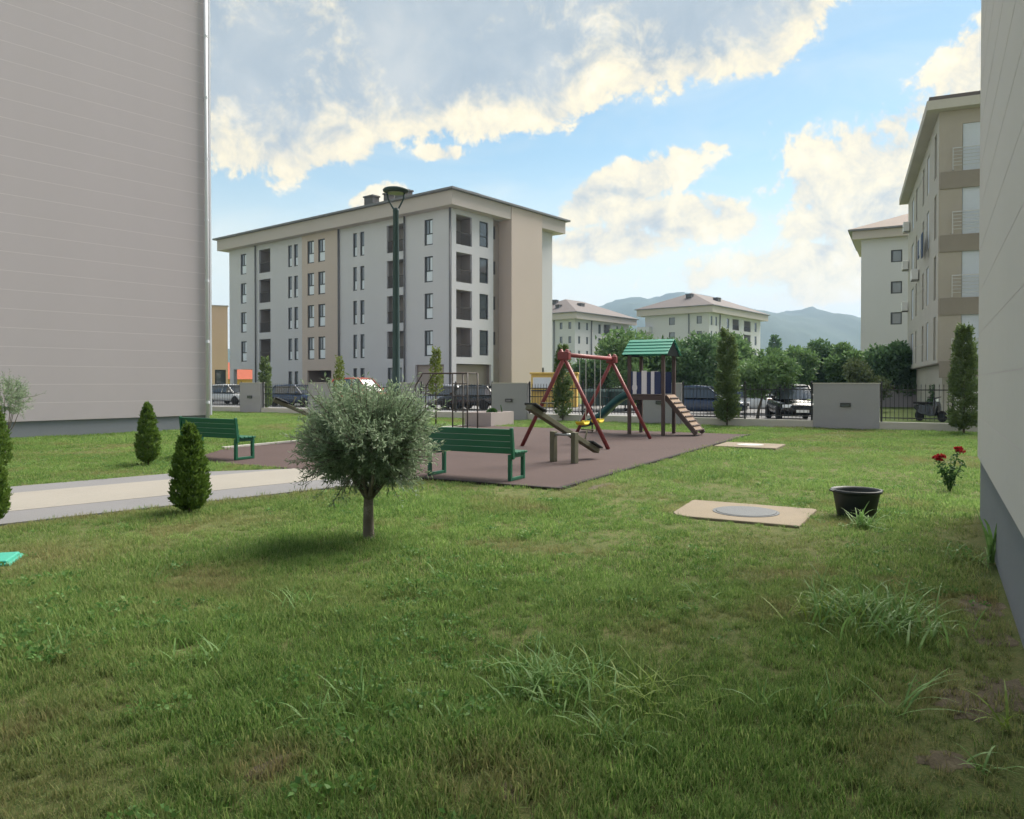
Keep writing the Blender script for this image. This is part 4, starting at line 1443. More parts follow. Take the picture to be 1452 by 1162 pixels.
# scooter
SC = empty('scooter', at(1320, 33.0, -0.06), R(-75))
tag(SC, 'black motor scooter parked beyond the picket fence beside the old beige block', 'scooter')
for x in (-0.62, 0.62):
    t = MB().lathe([(0.12, -0.05), (0.22, -0.05), (0.24, -0.03), (0.24, 0.03), (0.22, 0.05), (0.12, 0.05)], 20)
    t.v = [(a + x, c, b + 0.24) for a, b, c in t.v]
    w = t.build('wheel', MAT['tyre'], SC, smooth=True)
    q = MB().lathe([(0.0, -0.04), (0.12, -0.045), (0.12, 0.045), (0.0, 0.04)], 14)
    q.v = [(a + x, c, b + 0.24) for a, b, c in q.v]
    q.build('rim', MAT['rim'], w)
MB().loft([[(-0.85, -0.10, 0.55), (-0.85, 0.10, 0.55), (-0.85, 0.08, 0.68), (-0.85, -0.08, 0.68)], [(-0.5, -0.2, 0.36), (-0.5, 0.2, 0.36), (-0.5, 0.15, 0.74), (-0.5, -0.15, 0.74)], [(-0.05, -0.2, 0.26), (-0.05, 0.2, 0.26), (-0.05, 0.13, 0.70), (-0.05, -0.13, 0.70)], [(0.05, -0.2, 0.24), (0.05, 0.2, 0.24), (0.05, 0.18, 0.34), (0.05, -0.18, 0.34)], [(0.38, -0.2, 0.26), (0.38, 0.2, 0.26), (0.38, 0.18, 0.36), (0.38, -0.18, 0.36)]]).build('body', MAT['car_black'], SC, bevel=0.03)
MB().loft([[(0.34, -0.22, 0.30), (0.34, 0.22, 0.30), (0.42, 0.20, 0.30), (0.42, -0.20, 0.30)], [(0.30, -0.20, 0.75), (0.30, 0.20, 0.75), (0.40, 0.16, 0.75), (0.40, -0.16, 0.75)], [(0.22, -0.10, 1.0), (0.22, 0.10, 1.0), (0.30, 0.08, 1.0), (0.30, -0.08, 1.0)]]).build('front_shield', MAT['car_black'], SC, bevel=0.03)
MB().tube([(0.62, 0, 0.26), (0.24, 0, 1.0)], 0.035, 8).build('fork', MAT['metal_dark'], SC)
MB().tube([(0.2, -0.33, 1.06), (0.24, 0, 1.02), (0.2, 0.33, 1.06)], 0.02, 8).build('handlebar', MAT['tyre'], SC)
MB().obox((-0.45, 0, 0.79), (0.42, 0, 0), (0, 0.14, 0), (0, 0, 0.05)).build('seat', MAT['tyre'], SC, bevel=0.03)
MB().obox((0.34, 0, 0.92), (0.03, 0, 0), (0, 0.07, 0), (0, 0, 0.06)).build('headlight', MAT['headlight'], SC, bevel=0.02)

# waste containers
for i, px in enumerate((846, 878)):
    e = empty('waste_container', at(px, 43.5, -0.02), UANG)
    tag(e, 'dark green wheeled waste container standing behind the swing set', 'waste container', 'waste containers behind the swing')
    MB().loft([[(-0.62, -0.42, 0.35), (0.62, -0.42, 0.35), (0.62, 0.42, 0.35), (-0.62, 0.42, 0.35)], [(-0.7, -0.5, 1.12), (0.7, -0.5, 1.12), (0.7, 0.5, 1.12), (-0.7, 0.5, 1.12)]]).build('body', MAT['container_green'], e, bevel=0.03)
    MB().loft([[(-0.72, -0.52, 1.122), (0.72, -0.52, 1.122), (0.72, 0.52, 1.122), (-0.72, 0.52, 1.122)], [(-0.70, -0.3, 1.26), (0.70, -0.3, 1.26), (0.7, 0.4, 1.32), (-0.7, 0.4, 1.32)]]).build('lid', MAT['container_green'], e, bevel=0.03)
    for sx in (-0.5, 0.5):
        for sy in (-0.32, 0.32):
            t = MB().lathe([(0.10, -0.03), (0.11, 0), (0.10, 0.03)], 14)
            t.v = [(a + sx, c + sy, b + 0.11) for a, b, c in t.v]
            t.build('wheel', MAT['tyre'], e)
            MB().box(sx - 0.03, sx + 0.03, sy - 0.03, sy + 0.03, 0.15, 0.349).build('caster_fork', MAT['metal_dark'], e)

gw = empty('garden_wall', at(1250, 52, -0.06), R(-20))
tag(gw, 'low mauve-grey garden wall beyond the fence under the round trees', 'wall')
MB().box(-1, 4.2, 0, 0.25, 0, 1.05).build('wall', MAT['garden_wall'], gw)
MB().box(-1.04, 4.24, -0.04, 0.29, 1.052, 1.11).build('coping', MAT['concrete'], gw)

# ------------------------------------------------------------------ trees and shrubs
def crown_mesh(name, m, blobs, n, size, wid, flat=0.0, up=0.2):
    """leaves spread through and over a set of ellipsoid clumps"""
    B = np.array([b[:6] for b in blobs], float)
    wgt = (B[:, 3] * B[:, 4] * B[:, 5]) ** 0.67
    idx = rng.choice(len(B), n, p=wgt / wgt.sum())
    d = rng.normal(size=(n, 3))
    d /= np.linalg.norm(d, axis=1, keepdims=True)
    r = rng.random(n) ** 0.38 * rng.normal(1.0, 0.10, n)
    P = B[idx, :3] + d * B[idx, 3:6] * r[:, None]
    Dn = d * 0.8 + rng.normal(size=(n, 3)) * 0.6
    Dn[:, 2] += up
    L = size * rng.uniform(0.6, 1.35, n)
    return leaf_mesh(name, m, P, Dn, L, L * wid)


def round_tree(loc, label, top, bottom, w, m='tree_leaf', n=6500, size=0.22, group='round trees beyond the fence', nb=16, trunk_r=0.10, lean=0.0, depth=1.0, name='leafy_tree'):
    e = empty(name, loc)
    tag(e, label, 'tree', group)
    zc, hh = (top + bottom) / 2, (top - bottom) / 2
    blobs = []
    for i in range(nb):
        d = rng.normal(size=3)
        d /= np.linalg.norm(d)
        k = rng.uniform(0.45, 0.80)
        x, y, z = d[0] * w / 2 * k + lean, d[1] * w / 2 * k * depth, zc + d[2] * hh * k
        s = rng.uniform(0.26, 0.44)
        blobs.append((x, y, z, w / 2 * s, w / 2 * s, hh * s * 1.15))
    blobs.append((lean, 0, zc, w * 0.26, w * 0.26, hh * 0.55))
    tr = MB()
    fork = bottom + hh * 0.25
    tr.tube([(0, 0, -0.06), (lean * 0.2, 0, bottom * 0.4), (lean * 0.7, 0.03, bottom * 0.9), (lean, 0, fork)], [trunk_r * 1.3, trunk_r, trunk_r * 0.85, trunk_r * 0.7], 8)
    for b in blobs[:10]:
        mid = ((b[0] + lean) / 2, b[1] / 2, (b[2] + fork) / 2 + 0.1)
        tr.tube([(lean, 0, fork - 0.05), mid, b[:3]], [trunk_r * 0.55, trunk_r * 0.35, trunk_r * 0.12], 6)
    tr.build('trunk', MAT['bark_far'], e, smooth=True)
    link('crown', crown_mesh('crown', MAT[m], blobs, n, size, 0.55), e)
    return e


def zt(py, y):
    return EYE + (542 - py) / FPX * y


T = [  # px, depth, top py, bottom z, width m, material, label
    (905, 47, 471, 0.4, 6.6, 'tree_leaf', 'broad leafy tree filling the view behind the slide tower roof'),
    (975, 46, 474, 0.4, 6.2, 'tree_leaf_blue', 'dark broad tree behind the ramp of the slide tower'),
    (852, 55, 502, 0.4, 3.8, 'tree_leaf_blue', 'small bushy tree behind the swing chains'),
    (1024, 58, 478, 0.5, 5.4, 'tree_leaf', 'leafy tree behind the slim columnar tree'),
    (1118, 58, 490, 0.7, 4.4, 'tree_leaf', 'round tree under the blue hills, behind the black car'),
    (1165, 62, 486, 0.7, 4.8, 'tree_leaf_blue', 'round tree above the widest rendered wall panel'),
    (1214, 58, 484, 0.7, 4.4, 'tree_leaf', 'round tree in front of the plain white gabled wall'),
    (1262, 52, 484, 0.6, 4.2, 'tree_leaf_blue', 'round tree beside the old beige block'),
    (1300, 56, 500, 0.5, 3.6, 'tree_leaf_blue', 'dark tree under the overhang of the old beige block'),
]
for px, y, tp, bt, w, m_, lab in T:
    round_tree(at(px, y, -0.05), lab, zt(tp, y), bt, w, m_, n=13000, size=0.28)
round_tree(at(1074, 33.2, 0.05), 'small leaning tree with bare trunk just behind the fence, beside the black car', zt(500, 33), 0.95, 3.1, 'tree_leaf', n=9000, size=0.16, trunk_r=0.06, lean=0.28)
round_tree(at(1222, 44, -0.05), 'olive-green bush rising above the widest rendered wall panel', zt(512, 44), 0.2, 2.9, 'shrub_leaf', n=6000, size=0.18, trunk_r=0.05, name='bush')
round_tree(at(1335, 40, -0.05), 'low bush in the shade under the old beige block', zt(545, 40), 0.1, 1.6, 'tree_leaf_blue', n=2500, size=0.14, trunk_r=0.04, name='bush')


def column_tree(loc, label, h, w, m='poplar_leaf', n=4200, stem=0.35, size=0.10, ragged=0.09, group='slim columnar trees along the fence'):
    e = empty('columnar_tree', loc)
    tag(e, label, 'tree', group)
    MB().tube([(0, 0, -0.03), (0.01, 0, h * 0.4), (0, 0, h * 0.93)], [0.035, 0.024, 0.006], 7).build('trunk', MAT['bark_far'], e, smooth=True)
    nshoot = 190
    sh_z = np.sort(rng.uniform(stem, h * 0.93, nshoot))
    sh_a = rng.uniform(0, 2 * math.pi, nshoot)
    prof = lambda f: np.interp(f, [0, 0.12, 0.4, 0.75, 1.0], [0.75, 1.0, 0.92, 0.72, 0.25])
    i = rng.integers(0, nshoot, n)
    f = sh_z[i] / h
    rad = w / 2 * prof(f) * (1 + ragged * np.sin(sh_a[i] * 5 + sh_z[i] * 9))
    t = rng.random(n) ** 0.6
    a = sh_a[i] + rng.normal(0, 0.22, n)
    P = np.stack([np.cos(a) * rad * t, np.sin(a) * rad * t, sh_z[i] + t * 0.22 + rng.normal(0, 0.05, n)], 1)
    Dn = np.stack([np.cos(a), np.sin(a), np.full(n, 0.9)], 1) + rng.normal(0, 0.5, (n, 3))
    L = size * rng.uniform(0.6, 1.3, n)
    link('crown', leaf_mesh('crown', MAT[m], P, Dn, L, L * 0.5), e)
    return e


for px, py, tp, wpx, lab, m_, n in ((798, 598, 490, 27, 'slim columnar tree in front of the yellow kiosk', 'poplar_leaf', 7000),
                                   (1031, 604.5, 466, 34, 'tallest slim columnar tree, beside the parked cars', 'poplar_leaf', 10000),
                                   (1367, 616.5, 462, 38, 'slim columnar tree in front of the old beige block', 'poplar_leaf', 10000),
                                   (376, 584.5, 507, 19, 'slim columnar tree beside the second seesaw', 'poplar_leaf', 5000),
                                   (618, 604, 494, 20, 'thin yellow-green young tree behind the climbing frame', 'young_leaf', 1100),
                                   (481, 592, 508, 18, 'thin yellow-green young tree rising above the olive crown', 'young_leaf', 1000)):
    p = gp(px, py)
    column_tree(p, lab, (py - tp) / FPX * p.y, wpx / FPX * p.y, m_, n, stem=0.10 if m_ != 'young_leaf' else 1.1)

# cypress far off
cy = column_tree(at(1099, 112, -0.05), 'dark cypress rising above the round trees under the hills', 9.0, 2.4, 'tree_leaf_blue', 4500, 0.5, 0.34, 0.1, group='far trees')


def thuja(loc, label, h, w, n=7500):
    e = empty('conical_shrub', loc)
    tag(e, label, 'shrub', 'conical evergreen shrubs')
    MB().tube([(0, 0, -0.03), (0.01, 0.0, 0.14), (0, 0, h * 0.7)], [0.022, 0.02, 0.006], 8).build('trunk', MAT['bark_far'], e, smooth=True)
    ns = 320
    f_s = rng.uniform(0.0, 1.0, ns) ** 1.15
    a_s = rng.uniform(0, 2 * math.pi, ns)
    i = rng.integers(0, ns, n)
    f = f_s[i]
    prof = lambda q: np.interp(q, [0, 0.08, 0.25, 0.5, 0.75, 0.92, 1.0], [0.60, 0.90, 1.0, 0.84, 0.58, 0.32, 0.08])
    z0 = 0.06 * h
    tt = rng.random(n) ** 0.45
    rad = w / 2 * prof(f) * (1 + 0.07 * np.sin(a_s[i] * 7 + f * 30))
    a = a_s[i] + rng.normal(0, 0.16, n)
    P = np.stack([np.cos(a) * rad * tt, np.sin(a) * rad * tt, z0 + f * (h - z0) * 0.93 + (tt - 0.5) * 0.07 * h + rng.normal(0, 0.014, n)], 1)
    P[:, 2] = np.maximum(P[:, 2], 0.05)
    Dn = np.stack([np.cos(a) * 0.5, np.sin(a) * 0.5, np.full(n, 1.0)], 1) + rng.normal(0, 0.35, (n, 3))
    L = 0.050 * rng.uniform(0.6, 1.4, n)
    link('crown', leaf_mesh('crown', MAT['thuja_leaf'], P, Dn, L, L * 0.42), e)
    return e


g = gp(268, 730)
thuja(g, 'conical evergreen shrub in front of the path, partly hiding a bench', 1.14, 0.47, 13000)
g = gp(209, 661)
thuja(g, 'conical evergreen shrub on the lawn between path and grey-mauve facade', 1.25, 0.44, 10000)
g = gp(-12, 672)
thuja(g, 'conical evergreen shrub beyond the path, before the grey-mauve facade and its plinth', 1.30, 0.62, 11000)
g = gp(-22, 750)
thuja(g, 'conical evergreen shrub at the near edge of the path, by the teal lid', 1.05, 0.46, 10000)


def olive(loc, label, trunk_h, cz, rx, rz, nshoot, trunk_r=0.055, lf=22):
    e = empty('olive_tree', loc)
    tag(e, label, 'tree')
    tr = MB()
    tr.tube([(0.0, 0, -0.04), (0.0, 0, 0.03), (-0.005, 0.01, trunk_h * 0.5), (0.0, 0, trunk_h), (0.01, 0, trunk_h + 0.12)], [trunk_r * 1.25, trunk_r * 1.05, trunk_r * 0.95, trunk_r * 0.85, trunk_r * 0.7], 12)
    for i in range(9):
        a = i * 2.4 + 0.3
        k = 0.35 + 0.3 * (i % 3) / 2
        tr.tube([(0, 0, trunk_h - 0.02), (math.cos(a) * rx * k * 0.45, math.sin(a) * rx * k * 0.45, trunk_h + 0.2), (math.cos(a) * rx * k, math.sin(a) * rx * k, cz + 0.1 * (i % 4))], [trunk_r * 0.5, trunk_r * 0.32, trunk_r * 0.1], 7)
    tr.build('trunk', MAT['bark'], e, smooth=True)
    P, Dn, tw = [], [], MB()
    for s in range(nshoot):
        d = rng.normal(size=3)
        d /= np.linalg.norm(d)
        lump = 1 + 0.10 * math.sin(d[0] * 5.1 + 1.0 + d[2] * 3) + 0.09 * math.sin(d[1] * 6.3 + d[2] * 4.7) + 0.06 * math.sin(d[0] * 11 - d[1] * 9)
        k0 = rng.uniform(0.25, 0.72)
        k1 = rng.uniform(0.78, 1.02) if s % 6 else rng.uniform(1.02, 1.30)
        k1 *= lump
        base = np.array([d[0] * rx * k0, d[1] * rx * k0, cz + d[2] * rz * k0])
        dd = d.copy()
        dd[2] = dd[2] * 0.8 + 0.55
        dd += rng.normal(0, 0.18, 3)
        dd /= np.linalg.norm(dd)
        tip = np.array([d[0] * rx * k1, d[1] * rx * k1, cz + d[2] * rz * k1 + 0.09])
        Ls = np.linalg.norm(tip - base)
        m_ = (base + tip) / 2 + np.array([d[0], d[1], -0.2]) * 0.05
        if s % 3 == 0:
            tw.tube([tuple(base), tuple(m_), tuple(tip)], [0.005, 0.004, 0.0015], 4, cap=False)
        t = np.linspace(0.05, 1.0, lf)
        pts = (1 - t)[:, None] ** 2 * base + 2 * (t * (1 - t))[:, None] * m_ + (t ** 2)[:, None] * tip
        ax = (tip - base) / Ls
        rr = rng.normal(size=(lf, 3))
        side = np.cross(ax, rr)
        side /= np.linalg.norm(side, axis=1, keepdims=True)
        P.append(pts + side * 0.004)
        Dn.append(side * 0.9 + ax * 0.75)
    P, Dn = np.concatenate(P), np.concatenate(Dn)
    n = len(P)
    L = rng.uniform(0.035, 0.068, n)
    tw.build('twigs', MAT['bark'], e)
    link('crown', leaf_mesh('crown', MAT['olive_leaf'], P, Dn, L, rng.uniform(0.010, 0.016, n), 0.08), e)
    return e


g = gp(525, 766)
olive((g.x - 0.02, g.y, 0), 'olive tree with round silvery crown on a short pale trunk, standing on the lawn', 0.43, 1.01, 0.68, 0.55, 1650, 0.058, 24)
g = gp(-8, 668)
olive((g.x - 0.62, g.y + 1.2, 0), 'young silvery olive beside the conical shrub, before the tall facade', 0.55, 1.3, 0.52, 0.45, 260, 0.03)

# rose bush
g = gp(1348, 697)
RS = empty('rose_bush', (g.x, g.y, 0))
tag(RS, 'rose bush with red blooms beside the corner of the pale facade', 'rose bush')
stm = MB()
LP_, LD_ = [], []
tips = [(-0.20, 0.02, 0.47), (-0.15, -0.05, 0.40), (0.12, 0.0, 0.60), (0.06, 0.08, 0.52), (0.17, -0.05, 0.45), (0.02, -0.05, 0.36), (-0.08, 0.05, 0.33)]
for tpnt in tips:
    stm.tube([(0, 0, -0.02), (tpnt[0] * 0.4, tpnt[1] * 0.5, tpnt[2] * 0.5), tpnt], [0.009, 0.007, 0.004], 6)
    for q in range(46):
        f = rng.uniform(0.25, 1.0)
        LP_.append(np.array(tpnt) * np.array([f * (0.6 + 0.4 * f), f, f]) + rng.normal(0, 0.02, 3))
        LD_.append(rng.normal(size=3) + np.array([0, 0, 0.2]))
stm.build('stems', MAT['rose_leaf'], RS, smooth=True)
LP_, LD_ = np.array(LP_), np.array(LD_)
link('foliage', leaf_mesh('foliage', MAT['rose_leaf'], LP_, LD_, rng.uniform(0.04, 0.075, len(LP_)), rng.uniform(0.025, 0.04, len(LP_))), RS)
for (c, r) in (((-0.205, 0.0, 0.49), 0.05), ((-0.15, -0.03, 0.505), 0.05), ((-0.185, -0.05, 0.465), 0.04), ((0.12, 0, 0.63), 0.045), ((0.165, -0.02, 0.585), 0.04), ((0.10, -0.04, 0.60), 0.03)):
    n = 46
    d = rng.normal(size=(n, 3)); d[:, 2] = abs(d[:, 2]) * 0.8 - 0.2
    d /= np.linalg.norm(d, axis=1, keepdims=True)
    Pq = np.array(c) + d * r * rng.uniform(0.2, 0.9, n)[:, None]
    link('bloom', leaf_mesh('bloom', MAT['rose_petal'], Pq, d + np.array([0, 0, 0.9]), r * 0.8, r * 0.9, 0.4), RS)


# ------------------------------------------------------------------ long-bladed weeds in the lawn
def blade_strips(base, az, length, width, lean, droop, seg=5):
    """curved grass blades as quad strips -> array of quads"""
    quads = []
    d = np.array([math.cos(az), math.sin(az), 0])
    s = np.array([-d[1], d[0], 0])
    p = np.array(base, float)
    el = math.pi / 2 - lean
    prev = None
    for i in range(seg + 1):
        f = i / seg
        w = width * (1 - f ** 2.2) * (0.75 + 0.25 * min(1, f * 4))
        cur = (p - s * w / 2, p + s * w / 2)
        if prev is not None:
            quads.append((prev[0], prev[1], cur[1], cur[0]))
        prev = cur
        p = p + (d * math.cos(el) + np.array([0, 0, math.sin(el)])) * length / seg
        el -= droop / seg
        p[2] = max(p[2], 0.012)
    return quads


def weed(px, py, n, ln, spread, lean0, lean1, wid, label, m='weed_leaf', group='long-bladed weed tufts in the lawn', azr=None, erect=None, name='weed_tuft'):
    g = gp(px, py)
    Q = []
    for i in range(n):
        a = rng.uniform(0, 2 * math.pi) if azr is None else rng.uniform(*azr)
        b = (rng.normal(0, spread), rng.normal(0, spread), 0.0)
        Q += blade_strips(b, a, ln * rng.uniform(0.55, 1.15), wid * rng.uniform(0.7, 1.2), rng.uniform(lean0, lean1), rng.uniform(0.5, 1.6))
    o = empty(name, (g.x, g.y, 0.004))
    tag(o, label, 'weed', group)
    tag(link('blades', quad_mesh('blades', MAT[m], np.array(Q)), o), kind='stuff')
    return o


LBL = 'pale green tuft of long-bladed weed grass lying in the mown lawn'
for px, py, n, ln, sp in ((290, 945, 26, 0.20, 0.07), (75, 932, 18, 0.18, 0.05), (420, 865, 30, 0.22, 0.08), (212, 826, 10, 0.2, 0.05), (450, 1030, 22, 0.16, 0.08),
                          (640, 1035, 26, 0.14, 0.06), (1170, 1025, 9, 0.20, 0.03), (1275, 1015, 8, 0.30, 0.03), (1000, 850, 12, 0.18, 0.05), (620, 822, 12, 0.15, 0.06), (870, 1062, 26, 0.20, 0.06), (1085, 1010, 8, 0.2, 0.03), (1405, 1100, 10, 0.16, 0.04), (510, 1005, 12, 0.2, 0.03)):
    weed(px, py, n, ln * 1.3, sp, 0.25, 1.1, 0.011, LBL)
weed(790, 985, 130, 0.33, 0.15, 0.35, 1.15, 0.012, 'broad sprawling mat of long weed blades on the open lawn before the seesaw')
weed(905, 1000, 50, 0.33, 0.12, 0.35, 1.15, 0.011, 'sprawling mat of long weed blades joining the broad one', 'weed_yellow')
weed(1245, 890, 210, 0.42, 0.20, 0.2, 1.05, 0.014, 'large clump of long weed blades in the lawn near the grey plinth')
weed(1180, 880, 70, 0.34, 0.14, 0.2, 1.05, 0.012, 'looser weed clump beside the largest one near the grey plinth', 'weed_yellow')
weed(1224, 748, 60, 0.34, 0.06, 0.25, 1.3, 0.016, 'bushy tuft of broad grass blades growing in front of the black tub')
weed(1378, 800, 40, 0.30, 0.10, 0.4, 1.3, 0.010, 'arching weed grass at the foot of the grey plinth')
weed(1430, 1040, 6, 0.34, 0.02, 0.3, 0.8, 0.014, 'few bright arching blades by the bare soil near the plinth', 'weed_yellow')
weed(1409, 800, 9, 0.62, 0.015, 0.02, 0.14, 0.03, 'upright sword-leaved plant growing against the grey plinth', 'weed_leaf', name='sword_leaf_plant', group='plants along the plinth')

# ------------------------------------------------------------------ mown grass: one mass of blades
def grass():
    src = bpy.data.collections.new('grass_source')     # not linked to the scene
    gm = bpy.data.materials.new('grass_blade')
    gm.use_nodes = True
    k = NT(gm.node_tree)
    k.n.clear()
    out = k.node('ShaderNodeOutputMaterial')
    g = k.node('ShaderNodeNewGeometry')
    pos = g.outputs['Position']
    n1 = k.noise(pos, 0.45, 4, 0.6)
    n2 = k.noise(pos, 3.2, 4, 0.6)
    at_ = k.node('ShaderNodeAttribute')
    at_.attribute_type = 'INSTANCER'
    at_.attribute_name = 'dry'
    rnd = g.outputs['Random Per Island']
    f = k.m('ADD', k.m('MULTIPLY', n1, 0.5), k.m('MULTIPLY', n2, 0.5))
    f = k.m('ADD', f, k.m('MULTIPLY', k.m('SUBTRACT', rnd, 0.5), 0.50))
    c = k.ramp(f, [(0.24, (0.070, 0.150, 0.034)), (0.42, (0.130, 0.245, 0.054)), (0.58, (0.195, 0.330, 0.078)), (0.76, (0.31, 0.43, 0.15))])
    dryf = k.m('ADD', at_.outputs['Fac'], k.m('MULTIPLY', k.m('SUBTRACT', rnd, 0.5), 0.7), clamp=True)
    c2 = k.mix(dryf, c, (0.27, 0.23, 0.115, 1))
    b = k.node('ShaderNodeBsdfPrincipled')
    b.inputs['Roughness'].default_value = 0.6
    b.inputs['Specular IOR Level'].default_value = 0.2
    k.l.new(c2, b.inputs['Base Color'])
    t = k.node('ShaderNodeBsdfTranslucent')
    k.l.new(c2, t.inputs[0])
    mx = k.node('ShaderNodeMixShader')
    mx.inputs[0].default_value = 0.5
    k.l.new(b.outputs[0], mx.inputs[1])
    k.l.new(t.outputs[0], mx.inputs[2])
    k.l.new(mx.outputs[0], out.inputs[0])

    def tuft(name, n, rad, hmin, hmax, wid, seg):
        Q = []
        for i in range(n):
            r, a = rad * math.sqrt(rng.random()), rng.uniform(0, 6.283)
            Q += blade_strips((r * math.cos(a), r * math.sin(a), -0.004), rng.uniform(0, 6.283), rng.uniform(hmin, hmax), wid * rng.uniform(0.7, 1.3), abs(rng.normal(0.35, 0.35)), rng.uniform(0.2, 1.5), seg)
        o = bpy.data.objects.new(name, quad_mesh(name, gm, np.array(Q)))
        src.objects.link(o)
    for i in range(4): tuft('tuft_a%d' % i, 17, 0.05, 0.040, 0.105, 0.0046, 3)      # close
    for i in range(4): tuft('tuft_b%d' % i, 22, 0.085, 0.035, 0.095, 0.0066, 2)      # middle
    for i in range(4): tuft('tuft_c%d' % i, 34, 0.22, 0.04, 0.10, 0.0130, 2)        # far

    cm = leaf_mat('clover', (0.06, 0.15, 0.04), (0.11, 0.23, 0.06), (0.18, 0.32, 0.09), 6, 0.35)
    for i in range(4):                                                                # low broad-leaved weeds
        nn = 26
        a = rng.uniform(0, 6.283, nn)
        rr = 0.07 * np.sqrt(rng.random(nn))
        Pq = np.stack([np.cos(a) * rr, np.sin(a) * rr, rng.uniform(0.03, 0.07, nn)], 1)
        Dq = np.stack([np.cos(a), np.sin(a), rng.uniform(-0.1, 0.5, nn)], 1) + rng.normal(0, 0.3, (nn, 3))
        o = bpy.data.objects.new('tuft_d%d' % i, leaf_mesh('tuft_d%d' % i, cm, Pq, Dq, rng.uniform(0.018, 0.034, nn), rng.uniform(0.014, 0.024, nn)))
        src.objects.link(o)

    # value noise for thin and dry patches
    lat = rng.random((97, 97))

    def vn(x, y):
        xi, yi = np.floor(x).astype(int), np.floor(y).astype(int)
        fx, fy = x - xi, y - yi
        fx, fy = fx * fx * (3 - 2 * fx), fy * fy * (3 - 2 * fy)
        g_ = lambda a, b: lat[a % 97, b % 97]
        return (g_(xi, yi) * (1 - fx) + g_(xi + 1, yi) * fx) * (1 - fy) + (g_(xi, yi + 1) * (1 - fx) + g_(xi + 1, yi + 1) * fx) * fy

    def inside(X, Y, poly):
        r = np.zeros(len(X), bool)
        n = len(poly)
        for i in range(n):
            x0, y0 = poly[i][0], poly[i][1]
            x1, y1 = poly[(i + 1) % n][0], poly[(i + 1) % n][1]
            c = ((y0 > Y) != (y1 > Y)) & (X < (x1 - x0) * (Y - y0) / (y1 - y0 + 1e-12) + x0)
            r ^= c
        return r

    rubw = [rp(-0.07, -0.07), rp(-0.07, RD + 0.05), rp(RW + 0.12, RD + 0.05), rp(RW + 0.12, 2.3), rp(8.5, -0.02)]
    pth = [P0 - PD * 9.5, path_end(0) + PD * 0.1, path_end(3.6), P0 + PN * 3.6 - PD * 9.5]
    pth[2] = path_end(3.6) - PD * 1.4
    pth.insert(2, path_end(2.77))
    m4 = SLB.matrix_basis
    slabs = []
    for e, hw_, hd_ in ((SLB, 0.78, 0.64), (S2, 0.74, 0.69)):
        c = e.location
        slabs.append([c + U * a * hw_ + V * b * hd_ for a, b in ((-1, -1), (1, -1), (1, 1), (-1, 1))])
    lidp = [Vector((-4.86, 6.93, 0)) + Matrix.Rotation(R(18), 3, 'Z') @ Vector(p) for p in ((-0.38, -0.22, 0), (0.29, -0.22, 0), (0.29, 0.22, 0), (-0.38, 0.22, 0))]
    XS, YS, SC_, RT, ID, DR = [], [], [], [], [], []
    ldir, lnor = np.array([0.65, 0.76]) / math.hypot(0.65, 0.76), np.array([0.76, -0.65]) / math.hypot(0.65, 0.76)
    wdir, wnor = np.array([-0.486, -0.874]), np.array([-0.874, 0.486])
    for y0, y1, dens, lod in ((2.2, 6.2, 620, 0), (5.8, 10.5, 260, 1), (10.0, 17.5, 120, 1), (16.5, 46, 36, 2)):
        wmax = 0.74 * y1 + 1.2
        area = (y1 - y0) * 2 * wmax
        n = int(area * dens)
        X = rng.uniform(-wmax, wmax, n)
        Y = rng.uniform(y0, y1, n)
        ok = np.abs(X) < 0.74 * Y + 1.0
        JX, JY = X + rng.normal(0, 0.035, n), Y + rng.normal(0, 0.035, n)
        for pg in [rubw, pth, lidp]:
            ok &= ~inside(JX, JY, pg)
        KX, KY = X + rng.normal(0, 0.06, n), Y + rng.normal(0, 0.06, n)
        for pg in slabs:
            ok &= ~inside(KX, KY, pg)
        in_left = (X + 10.5) * ldir[0] + (Y - 26.6) * ldir[1]
        ok &= ((X + 10.5) * lnor[0] + (Y - 26.6) * lnor[1] > 0.03) | (in_left > 0.0)         # tall block
        fwd = (X - FENCE0.x) * V.x + (Y - FENCE0.y) * V.y
        ok &= fwd < -0.03
        rel = (X - 5.74) * wnor[0] + (Y - 9.38) * wnor[1]
        along = (X - 5.74) * wdir[0] + (Y - 9.38) * wdir[1]
        ok &= ~((along > -0.05) & (rel < 0.05))
        ok &= np.hypot(X - POT.location.x, Y - POT.location.y) > 0.22
        # patchiness
        p = 0.42 * vn(X * 0.6 + 11, Y * 0.6) + 0.33 * vn(X * 2.1, Y * 2.1 + 5) + 0.25 * vn(X * 6.5, Y * 6.5)
        q = 0.5 * vn(X * 0.8 + 40, Y * 0.8 + 3) + 0.3 * vn(X * 2.6, Y * 2.6 + 9) + 0.2 * vn(X * 7, Y * 7)
        keep = np.clip((0.88 - p) / 0.22, 0.55, 1.0)
        dry = np.clip((q - 0.55) / 0.22, 0, 1) * 0.7
        # wear: beside the path, along the plinth, a few scuffs
        dp = (X - P0.x) * PN.x + (Y - P0.y) * PN.y
        edge = np.exp(-np.clip(-dp, 0, None) / 0.45) * (dp < 0.0)
        dry = np.maximum(dry, edge * 0.85)
        keep *= 1 - 0.45 * edge
        wallm = np.exp(-np.clip(rel, 0, None) / 0.42) * (along > 0.4)
        keep *= 1 - 0.70 * wallm
        dry = np.maximum(dry, wallm * 0.6)
